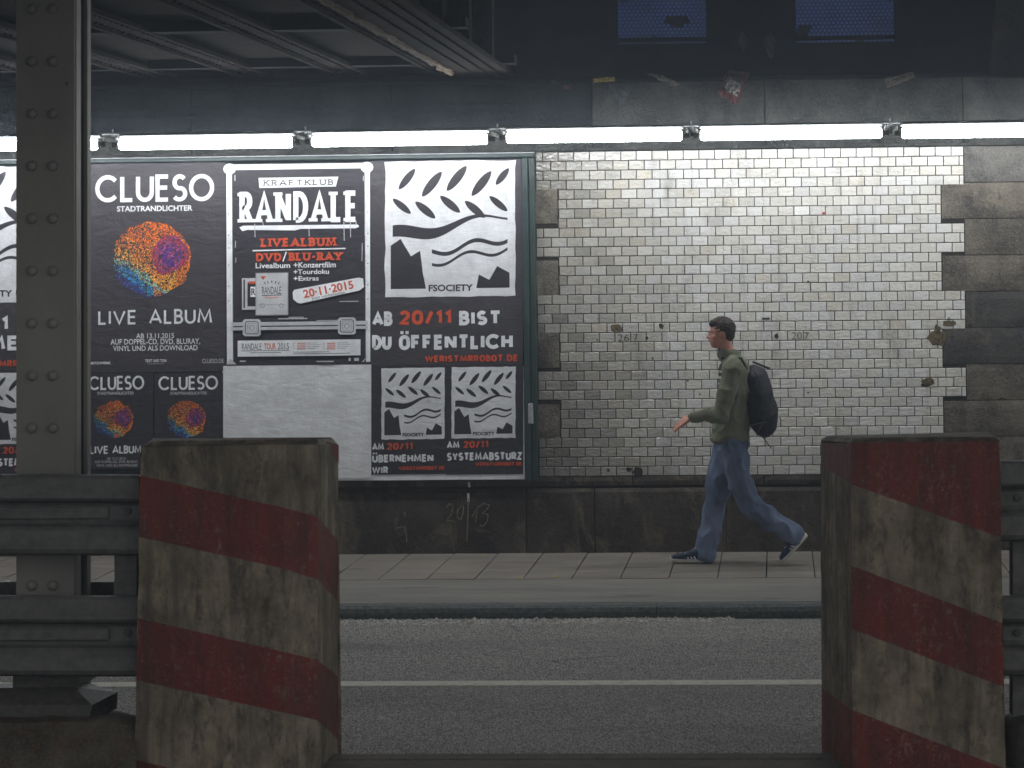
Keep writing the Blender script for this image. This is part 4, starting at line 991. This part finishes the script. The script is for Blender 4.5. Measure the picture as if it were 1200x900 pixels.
# right block
cR = [(962,963,FB,[519,545,638,716,806,880,960,1010],[red,con,con,con,red,con,con]),
      (998,998,NB,[519,567.5,663,737,832,905,1000,1030],[red,con,red,con,red,con,con]),
      (1171,1178,NB+.02,[517,630,730,805,901,975,1070,1085],None)]
oR, b, pt = barrier('concrete_barrier', 'right concrete block, nearly all red at its top, with a shaded grey left face', cR, 510, 'striped concrete blocks in the foreground')
tn = [P(962,516,FB), P(998,519,NB), P(1171,517,NB+.02)]; tt = [P(968,511.5,FB-.02), P(1001,513,NB+.06), P(1166,511.5,NB+.08)]
bk = [P(1158,505.8,FB+.02), P(970,510.5,FB+.02)]
for i in range(2): b.mesh([tn[i],tn[i+1],tt[i+1],tt[i]], [(0,1,2,3)], 0)
b.mesh(tt+bk, [(0,1,2,3,4)], 0)
rr_ = P(1158, 520, FB); 
b.mesh([tn[2], Vector((rr_.x,FB+.02,tn[2].z)), bk[0], tt[2]], [(0,1,2,3)], 0)
b.mesh([tn[2], P(1182,1085,NB+.02), Vector((rr_.x+.02,FB+.02,zl)), Vector((rr_.x,FB+.02,tn[2].z))], [(0,1,2,3)], 0)
b.mesh([Vector((rr_.x,FB+.02,tn[2].z)), Vector((rr_.x,FB+.02,zl)), Vector((tn[0].x,FB+.02,zl)), Vector((tn[0].x,FB+.02,tn[0].z)), bk[1], bk[0]], [(0,1,2,3,4,5)], 0)
b.build('block_body', [M_CONC, M_RED], oR)

# ------------------------------------------------------------------ steel column
CY = 11.75
colm = thing('steel_column', 'grey riveted steel column rising to the ceiling at the left edge', 'column', P(60, 815, CY))
def vert(b, x0, x1, Y0, Y1, py1, m=0, py0=-40):
    a = P(x0, py0, Y0); c2 = P(x1, py0, Y0); d = P(x1, py1, Y0); e = P(x0, py1, Y0); dy = Vector((0, Y1-Y0, 0))
    b.hull([[a, c2, d, e], [a+dy, c2+dy, d+dy, e+dy]], m)
b = MB(); vert(b, 19, 87, CY, CY+.02, 812, py0=-170); b.build('front_flange', M_COLUMN, colm, fix=True)
b = MB(); vert(b, 48, 56, CY+.021, CY+.30, 812, py0=-170); b.build('web', M_COLUMN, colm, fix=True)
b = MB(); vert(b, 27, 103, CY+.301, CY+.325, 812, py0=-170); b.build('rear_flange', M_COLUMN, colm, fix=True)
b = MB(); vert(b, 85.5, 89.5, CY+.021, CY+.10, 812, py0=-170); b.build('angle_strip', M_COLUMN, colm, fix=True)
b = MB(); vert(b, 98, 102.5, CY+.24, CY+.30, 812, py0=-170); b.build('angle_strip', M_COLUMN, colm, fix=True)
for i in range(-2, 13):
    for px in (37.5, 62):
        py = 10.5+61.4*i
        if py > 720: continue
        c0 = P(px, py, CY); b = MB(); k = 12; rings = [[]for _ in range(4)]
        for j, (rr, dd) in enumerate(((.025,0.0),(.0235,.010),(.016,.019),(.005,.023))):
            rings[j] = [c0+Vector((rr*math.cos(q*2*math.pi/k), -dd, rr*math.sin(q*2*math.pi/k))) for q in range(k)]
        b.hull(rings); b.build('rivet', M_COLUMN, colm, smooth=True, fix=True)
b = MB(); c0 = P(78, 98, CY); b.ball(c0, .007, .004, .007); b.build('bolt_hole', M_BOLT, colm)
# footing: stepped base plate, rough concrete foot
foot = thing('column_footing', 'stained rough concrete footing with steel base plates under the column', 'footing', P(60, 900, CY))
b = MB(); vert(b, 15, 92, CY-.06, CY+.4, 806, py0=792); b.build('base_plate', M_BOLT, foot, fix=True)
b = MB()
def slabq(pts_top, y1, Y0, Y1):
    pass
top = [P(-60,806,CY-.08), P(92,805,CY-.08), P(106,801,CY+.15), P(139,811,CY+.3), P(112,829,CY-.16), P(-60,829,CY-.16)]
lowr = [P(-60,843,CY-.10), P(86,843,CY-.10), P(100,822,CY+.15), P(137,830,CY+.3), P(112,842,CY-.16), P(-60,843,CY-.16)]
b.mesh([P(-60,807,CY-.06),P(86,805,CY-.06),P(108,826,CY-.15),P(-60,826,CY-.15)], [(0,3,2,1)])
b.mesh([P(-60,826,CY-.15),P(108,826,CY-.15),P(104,845,CY-.15),P(-60,845,CY-.15)], [(0,3,2,1)])
b.mesh([P(86,805,CY-.06),P(106,801,CY+.1),P(138,811,CY+.1),P(108,826,CY-.15)], [(0,3,2,1)])
b.mesh([P(108,826,CY-.15),P(138,811,CY+.1),P(137,830,CY+.1),P(118,841,CY-.1),P(104,845,CY-.15)], [(0,4,3,2,1)])
b.mesh([P(-60,807,CY-.06),P(86,805,CY-.06),P(106,801,CY+.1),P(-60,801,CY+.3)], [(0,1,2,3)])
b.build('steel_shoe', M_BOLT, foot)
b = MB(); rings = []
for i in range(15):
    px = -120+i*20; pts = []
    for (py, Y) in ((1000,CY-.42),(900,CY-.40),(868,CY-.36),(846,CY-.28),(838,CY-.12),(833,CY+.30),(1000,CY+.34)):
        sh = 0 if px < 130 else (px-130)*.06
        if px > 140 and py < 900: py += 4
        v = P(px, py, Y); pts.append(v+Vector((0, noise.noise((px*.03, py*.02, 1))*.03, noise.noise((px*.04, py*.03, 4))*.012)))
    rings.append(pts)
b.hull(rings); b.build('concrete_foot', M_FOOT, foot, fix=True)

# ------------------------------------------------------------------ guardrails
def beam(par, x0, x1, ys, Y, name='beam', left_end=False):
    """ys: list of (py, dY) profile from top to bottom"""
    b = MB(); rings = []
    n = 6
    for i in range(n+1):
        x = x0+(x1-x0)*i/n; rings.append([P(x, py+(x-160)*.004, Y+d) for py, d in ys]+[P(x, py+(x-160)*.004, Y+d+.006) for py, d in ys[::-1]])
    b.hull(rings); return b.build(name, M_RAIL, par, fix=True)
def bolt(par, px, py, Y, r=.018):
    c0 = P(px, py, Y); b = MB(); k = 6
    b.hull([[c0+Vector((r*s*math.cos(q*1.047), -d, r*s*math.sin(q*1.047))) for q in range(6)] for s, d in ((1,0),(1,.010),(.8,.013))]); b.build('bolt', M_BOLT, par, fix=True)
def prof(a): return [(a+0,.06),(a+1,.012),(a+5,.0),(a+28,.0),(a+31,.01),(a+34,.055),(a+37,.062),(a+53,.062),(a+58,.045),(a+62,.012),(a+66,.0),(a+88,.0),(a+93,.012),(a+95,.05)]
GY = 11.5
gl = thing('guardrail', 'double galvanised steel guardrail in front of the column at the left edge', 'guardrail', P(60, 800, GY))
for a, xe in ((556, 163), (698, 161)):
    beam(gl, -140, xe, prof(a), GY)
    b = MB(); p0, p1 = P(-140, a+46, GY+.055), P(128, a+46, GY+.055); b.bevbox((p0.x, GY+.045, p0.z-.028), (p1.x, GY+.06, p0.z+.026), .004); b.build('beam_inlay', M_RAIL, gl)
    bolt(gl, 150, a+43, GY+.062)
b = MB(); vert(b, 134, 160, GY+.10, GY+.28, 720, py0=560); b.build('post', M_RAIL, gl, fix=True)
b = MB(); vert(b, -140, 133, CY+.34, CY+.40, 699, py0=682); b.build('rear_rail', M_BOLT, gl, fix=True)
b = MB(); vert(b, 134, 160, GY+.10, GY+.28, 1000, py0=721); 
gr = thing('guardrail', 'double galvanised steel guardrail right of the right concrete block', 'guardrail', P(1190, 780, GY))
for a, xe in ((536, 1173), (694, 1173)):
    b = MB(); beam(gr, xe, 1330, [(y-.004*1000*.98-(0), d) for y, d in prof(a+3)], GY)
    bolt(gr, 1192, a+55-8, GY+.06)
b = MB(); vert(b, 1187, 1215, GY+.1, GY+.28, 1000, py0=545); b.build('post', M_RAIL, gr, fix=True)
# rounded dark bumper at the right edge
rb = MB(); rings = []
for i in range(13):
    a = math.pi*i/12; 
cpt = P(1232, 905, CY-.1); 
for j in range(9):
    t = j/8; zz = -.1+t*(P(1232,828,CY-.1).z+.1); rad = .235*math.sqrt(max(.0, 1-max(0,(t-.72)/.28)**2.2)) if t < 1 else .02
    rings.append([Vector((cpt.x+rad*math.cos(q*2*math.pi/20), CY-.1+rad*math.sin(q*2*math.pi/20), zz)) for q in range(20)])
rb.hull(rings); o = rb.build('bollard_stump', M_BOLT, None, smooth=True, fix=True); tag(o, 'dark rounded stump behind the right guardrail at the lower right edge', 'stump')

# ------------------------------------------------------------------ the walking man
PY0 = 2.29*3000/358.5
def Q(px, py, dy=0.0):
    v = P(px, py, PY0); return Vector((v.x, v.y+dy, v.z))
M_SKIN = simple('skin', (.58,.27,.19), .55, .12, 20, .05); M_HAIR = simple('dark_brown_hair', (.030,.018,.014), .7, .5, 80, .6)
n = N('olive_jacket_cloth'); at = n.n('ShaderNodeVertexColor', layer_name='tint'); c = n.mix(n.math('MULTIPLY', n.noise(6, 4), .35), at.outputs['Color'], (.07,.078,.05)); n.color(c).rough(.9).spec(.2); n.bump(n.noise(220, 2, lo=.2, hi=.8), .2, .002); M_JACKET = n.m
n = N('blue_denim'); c = n.mix(n.noise(5, 6, .65, (1,1,.5)), (.075,.105,.175), (.17,.21,.31)); c = n.mix(n.math('MULTIPLY', n.noise(9, 3, .5, (1,1,.25), lo=.55, hi=.7), .5), c, (.2,.25,.35)); n.color(c).rough(.85).spec(.2); n.bump(n.noise(240, 2, lo=.2, hi=.8), .2, .002); M_DENIM = n.m
M_PACK = simple('navy_black_nylon', (.009,.009,.016), .65, .4, 20, .3); M_SHOE = simple('navy_shoe', (.016,.030,.065), .55, .3, 30, .2); M_SOLE = simple('white_rubber_sole', (.60,.60,.56), .6, .1, 20, .1)
M_EYE = simple('eye_white', (.6,.58,.55), .3, .05, 20, 0); M_PUPIL = simple('pupil', (.02,.015,.01), .2, .1, 20, 0); M_TEE = simple('dark_shirt', (.02,.025,.028), .9, .3, 20, .1)
def capsule(b, p0, p1, r0, r1, k=5):
    p0 = Vector(p0); p1 = Vector(p1); b.ball(p0, r0, nu=14, nv=10); b.ball(p1, r1, nu=14, nv=10); b.tube(p0, p1, r0, r1, n=14)
def chain(b, pts):
    for (p0, r0), (p1, r1) in zip(pts, pts[1:]): capsule(b, p0, p1, r0, r1)
def ell(b, c, rx, ry, rz, rot=0.0):
    n0 = len(b.v); b.ball((0,0,0), rx, ry, rz, nu=18, nv=14); R = Matrix.Rotation(rot, 3, 'Y')
    for i in range(n0, len(b.v)): b.v[i] = R @ b.v[i] + Vector(c)
def remesh(b, vox, smooth=3, fold=0.0, fsc=8.0, aniso=(1,1,1)):
    me = bpy.data.meshes.new('tmp'); me.from_pydata([tuple(v) for v in b.v], [], b.f); o = bpy.data.objects.new('tmp', me); COL.objects.link(o)
    m = o.modifiers.new('r', 'REMESH'); m.mode = 'VOXEL'; m.voxel_size = vox
    if smooth: s = o.modifiers.new('s', 'SMOOTH'); s.factor = .5; s.iterations = smooth
    dg = bpy.context.evaluated_depsgraph_get(); dg.update(); ev = bpy.data.meshes.new_from_object(o.evaluated_get(dg)); bpy.data.objects.remove(o)
    out = MB(); nr = [v.normal.copy() for v in ev.vertices]; out.v = [v.co.copy() for v in ev.vertices]; out.f = [list(p.vertices) for p in ev.polygons]; out.m = [0]*len(out.f)
    if fold:
        for i, v in enumerate(out.v):
            q = Vector((v.x*aniso[0], v.y*aniso[1], v.z*aniso[2]))*fsc
            d = (1-abs(noise.noise(q)))**3*1.2-.6+noise.noise(q*2.3)*.35
            out.v[i] = v+nr[i]*d*fold
    bpy.data.meshes.remove(ev); return out
man = thing('person', 'man in olive jacket and blue jeans walking left along the pavement', 'person', Q(860, 660))
# joints: near side is dy negative
sh_n, sh_f = Q(860,430,-.17), Q(858,430,.17)
el_n, wr_n = Q(846,486,-.24), Q(813,487,-.20)
el_f, wr_f = Q(872,472,.20), Q(862,492,.17)
hip_n, hip_f = Q(857,524,-.09), Q(854,524,.09)
kn_f, an_f = Q(838,592,.10), Q(824,644,.08)       # leading leg
kn_n, an_n = Q(876,588,-.09), Q(929,626,-.06)     # trailing leg
s = 1/156.0
def px(v): return v*s
body = MB()
hc = Q(845,388,0)
ell(body, hc+Vector((px(1.5),0,px(1.0))), px(14.2), px(11.6), px(14.0))                  # cranium
ell(body, hc+Vector((-px(4),0,-px(7))), px(9.5), px(9.0), px(13.0), .15)                 # face
ell(body, hc+Vector((-px(7),0,-px(15.5))), px(5.6), px(6.0), px(4.4))                    # chin
ell(body, hc+Vector((px(1),0,-px(11))), px(9), px(8.8), px(7.5))                         # jaw
ell(body, hc+Vector((-px(11.0),0,-px(0.5))), px(2.6), px(6.8), px(1.7))                  # brow
capsule(body, hc+Vector((-px(12.2),0,-px(1.5))), hc+Vector((-px(15.8),0,-px(7.2))), px(1.2), px(1.9))  # nose
for sg in (-1,1): ell(body, hc+Vector((-px(14),sg*px(1.6),-px(7.6))), px(1.5), px(1.3), px(1.2))
ell(body, hc+Vector((-px(12.2),0,-px(11.2))), px(1.8), px(3.6), px(1.0)); ell(body, hc+Vector((-px(11.9),0,-px(13.0))), px(1.7), px(3.2), px(1.1))
for sg in (-1,1):
    ell(body, hc+Vector((px(1.8),sg*px(11.4),-px(3.2))), px(2.6), px(1.1), px(4.2), -.2); ell(body, hc+Vector((-px(6.5),sg*px(6.6),-px(6.5))), px(4.2), px(2.8), px(3.2))
chain(body, [(hc+Vector((px(3),0,-px(10))), px(8.4)), (Q(852,414,0), px(8.8)), (Q(858,428,0), px(12))])
chain(body, [(Q(861,436,0), .085), (Q(861,470,0), .09), (Q(857,515,0), .10)])
chain(body, [(sh_n,.055),(el_n,.045),(wr_n,.030)]); chain(body, [(sh_f,.055),(el_f,.045),(wr_f,.030)]); chain(body, [(Q(858,432,-.15),.06),(Q(858,432,.15),.06)])
chain(body, [(hip_f,.075),(kn_f,.055),(an_f,.040)]); chain(body, [(hip_n,.075),(kn_n,.055),(an_n,.040)])
chain(body, [(an_f,.04),(an_f+Vector((-.13,0,-.06)),.028)]); chain(body, [(an_n,.035),(an_n+Vector((-.01,0,-.03)),.028)])
def hand(b, w, d, up, side):
    """w wrist point, d finger direction, up = back of hand normal, side = thumb side"""
    d = d.normalized(); side = side.normalized(); up = up.normalized()
    pc = w+d*.045
    for k in range(4):
        o = (k-1.5)*.019; chain(b, [(w+side*o*.5, .017), (w+d*.085+side*o, .0125)])
        L = (.030,.036,.034,.026)[3-k]; p = w+d*.088+side*o; r = .0088; dd = d.copy(); pts = [(p, r)]
        for q in range(3):
            dd = (dd-up*(.22+.10*q)).normalized(); p = p+dd*L*(1,.75,.6)[q]; r *= .92; pts.append((p, r))
        chain(b, pts)
    p = w+d*.03+side*.022; d2 = (d*.8+side*.7-up*.2).normalized(); chain(b, [(w+d*.01+side*.012,.015),(p+d2*.03,.0115),(p+d2*.03+(d*.95-up*.25+side*.15).normalized()*.03,.0095)])
hand(body, wr_n+Vector((-.015,0,0)), Vector((-1,.05,-.62)), Vector((0,-.75,.65)), Vector((-.15,-.65,-.75))*-1)
hand(body, wr_f, Vector((.15,0,-1)), Vector((0,1,0)), Vector((-1,0,0)))
bm_ = remesh(body, .0058, 2); bm_.build('body', M_SKIN, man, smooth=True)
# hair: short cap
h = MB(); ell(h, hc+Vector((px(3.0),0,px(3.6))), px(14.6), px(12.4), px(13.0), .25)
ell(h, hc+Vector((px(9.0),0,-px(3))), px(7.2), px(10.8), px(9.5)); ell(h, hc+Vector((-px(5.5),0,px(9.6))), px(8.8), px(9.2), px(5.2), -.15)
ell(h, hc+Vector((px(0),0,px(12.5))), px(9.8), px(8), px(4.6), -.1)
hm = remesh(h, .006, 1, .006, 40); hm.build('hair', M_HAIR, man, smooth=True)
for sg in (-1, 1):
    b = MB(); ec = hc+Vector((-px(10.7),sg*px(3.9),-px(3.3))); b.ball(ec, px(1.5)); e = b.build('eye', M_EYE, man, smooth=True)
    b = MB(); b.ball(ec+Vector((-px(1.05),sg*px(.2),0)), px(.75)); b.build('iris', M_PUPIL, e, smooth=True)
    b = MB(); ell(b, hc+Vector((-px(11.4),sg*px(4.2),px(.6))), px(1.2), px(3.2), px(.55)); b.build('eyebrow', M_HAIR, man, smooth=True)
# jacket
j = MB()
def tor(c, rx, ry, rz, rot=0): ell(j, c, rx, ry, rz, rot)
tor(Q(861,436,0), px(19), .205, px(21)); tor(Q(862,455,0), px(20.5), .19, px(28)); tor(Q(858,485,0), px(20), .175, px(28)); 
rings = []
for py, cx, rx, ry in ((426,861,13,.17),(436,861,18,.20),(450,861,20,.195),(470,859.5,20.5,.185),(490,857.5,21,.18),(505,856,22,.185),(513,855.5,23,.19),(517,855.5,22.5,.187)):
    rings.append([Q(cx,py,0)+Vector((px(rx)*math.cos(q*math.pi/12), ry*math.sin(q*math.pi/12), 0)) for q in range(24)])
j.hull(rings)
chain(j, [(Q(859,424,-.10),.055),(sh_n,.080),(Q(852,458,-.22),.068),(el_n,.060),(Q(828,484,-.215),.050),(wr_n+Vector((.005,0,0)),.040)])
chain(j, [(Q(858,424,.10),.055),(sh_f,.080),(el_f,.060),(wr_f,.042)])
chain(j, [(Q(850,414,0),px(9.6)),(Q(857,420,0),px(12)),(Q(862,430,0),px(15))])
jm = remesh(j, .0075, 3, .011, 9, (1,1,.9))
cols = []
sA, sB = Q(829,436,0), Q(848,461,0)
for v in jm.v:
    pxx = 910+0; c = (.175,.185,.125,1)
    # chest panel: dark slate with three pale bands, on the front of the chest
    if sA.x-.06 < v.x < Q(846.5,450,0).x and Q(0,466,0).z < v.z < Q(0,434,0).z and v.y > PY0-.17:
        t = (Q(0,438,0).z-v.z)/px(1); c = (.055,.07,.072,1)
        if any(abs(t-k) < 1.5 for k in (5, 12, 19)): c = (.50,.52,.53,1)
    if v.z > Q(0,417,0).z: c = (.075,.09,.07,1)
    cols.append(c)
jm.build('jacket', M_JACKET, man, smooth=True, cols=cols)
b = MB(); chain(b, [(Q(849.5,411.5,0),px(8.9)),(Q(852,417,0),px(10.2))]); bt2 = remesh(b, .008, 2); bt2.build('shirt_collar', M_TEE, man, smooth=True)
# jeans
jn = MB()
ell(jn, Q(857,522,0), px(20), .18, px(17))
chain(jn, [(hip_f+Vector((0,0,.02)),px(17)),(Q(843,565,.095),px(15)),(kn_f,px(12.8)),(Q(832,620,.09),px(12)),(an_f+Vector((.02,0,.0)),px(12.2)),(an_f+Vector((.022,0,-.035)),px(12.6))])
chain(jn, [(hip_n+Vector((0,0,.02)),px(17)),(Q(866,560,-.09),px(15.2)),(kn_n,px(13.4)),(Q(904,609,-.075),px(12.2)),(an_n+Vector((.008,0,.0)),px(11.6))])
jm2 = remesh(jn, .0085, 3, .021, 8, (1,1,.7))
jm2.build('jeans', M_DENIM, man, smooth=True)
# shoes
def shoe(heel, toe, up, side=-1, nm='shoe', y=0, flat=True):
    heel = Vector(heel); toe = Vector(toe); d = (toe-heel).normalized(); L = (toe-heel).length; up = Vector(up).normalized(); sd = d.cross(up)
    def R(t, w, h, z0):
        c = heel+d*L*t; return [c+sd*w*math.cos(a)+up*(z0+h*(.5+.5*math.sin(a))) for a in [q*math.pi/8 for q in range(16)]]
    so = MB(); so.hull([R(t, w, .032, .0+lift) for t, w, lift in ((0,.018,.008),(.03,.032,.002),(.25,.036,0),(.5,.036,.0),(.75,.046,.0),(.93,.036,.006),(1.0,.014,.016))])
    up_ = MB(); up_.hull([R(t, w, h, .022) for t, w, h in ((.02,.018,.05),(.06,.031,.085),(.22,.036,.095),(.38,.037,.09),(.55,.039,.068),(.75,.042,.050),(.92,.034,.038),(.985,.014,.022))])
    T = up_.build(nm, M_SHOE, man, smooth=True, fix=True); so.build('sole', M_SOLE, T, smooth=True, fix=True)
    b = MB()
    for k in range(3):
        t = .38+k*.085; c = heel+d*L*t+sd*(.0405*side); 
        b.mesh([c+up*.03-d*.006, c+up*.03+d*.006, c+up*.078+d*.030-sd*side*.012, c+up*.078+d*.018-sd*side*.012], [(0,1,2,3)]); 
    b.build('shoe_stripe', M_INKW, T)
f_h = Q(833,661,.07); f_h.z = .004; f_t = Q(785,658,.06); f_t.z = .012
shoe(f_h, f_t, (0,0,1), side=1 if (f_t-f_h).normalized().cross(Vector((0,0,1))).y < 0 else -1)
t_t = Q(918,657,-.06); t_t.z = .010; t_h = Q(943,632,-.06); 
t_h = t_t+(t_h-t_t).normalized()*.28
upv = (t_h-t_t).cross(Vector((0,1,0))).normalized(); upv = upv if upv.x < 0 else -upv
shoe(t_h, t_t, upv, side=1 if (t_t-t_h).normalized().cross(upv).y < 0 else -1)
# backpack
bp = MB()
ell(bp, Q(890,470,0), px(17.5), .155, px(41), -.06); ell(bp, Q(896,484,0), px(16), .145, px(29), -.05); ell(bp, Q(885,452,0), px(13), .14, px(25), -.1); ell(bp, Q(903,487,0), px(9), .11, px(19), -.05)
pk = thing('backpack', 'dark navy backpack worn on the back of the walking man', 'backpack', Q(890, 512))
bpm = remesh(bp, .008, 3, .008, 7); bpm.build('bag', M_PACK, pk, smooth=True)
for sg in (-1, 1):
    pts = [Q(876,432,.11*sg), Q(869,419,.115*sg), Q(858,418,.13*sg), Q(847,428,.135*sg), Q(842,448,.15*sg)]
    b = MB(); rings = []
    for k, p in enumerate(pts):
        a = pts[min(k+1, len(pts)-1)]-pts[max(k-1, 0)]; t = a.normalized(); nn = t.cross(Vector((0,1,0))).normalized(); nn = -nn if nn.z < 0 and k < 3 else nn
        rings.append([p+Vector((0,.022,0))+nn*.006, p-Vector((0,.022,0))+nn*.006, p-Vector((0,.022,0))-nn*.006, p+Vector((0,.022,0))-nn*.006])
    if sg == 1: b.hull(rings); b.build('strap', M_PACK, pk, fix=True)
    else: b.hull(rings[:3]); b.build('strap', M_PACK, pk, fix=True)
b = MB(); b.tube(Q(902,428+4,0), Q(882,424,0), .008, n=8); b.build('carry_loop', M_PACK, pk)
M_ZIP = simple('grey_zip_tape', (.05,.05,.055), .5, .3, 40, 0)
b = MB(); zp_ = [Q(884+17*math.sin(t*.33)*.9, 434+t*8.2, -.128-.03*math.sin(t*.33)) for t in range(10)]
for p0, p1 in zip(zp_, zp_[1:]): b.tube(p0, p1, .004, n=5)
b.build('zip', M_ZIP, pk)
b = MB(); b.tube(Q(880,497,-.165), Q(899,493,-.14), .006, n=6); b.build('side_strap', M_ZIP, pk)
b = MB(); b.tube(Q(893,510,-.05), Q(904,525,-.07), .004, n=6); b.build('loose_strap', M_PACK, pk)
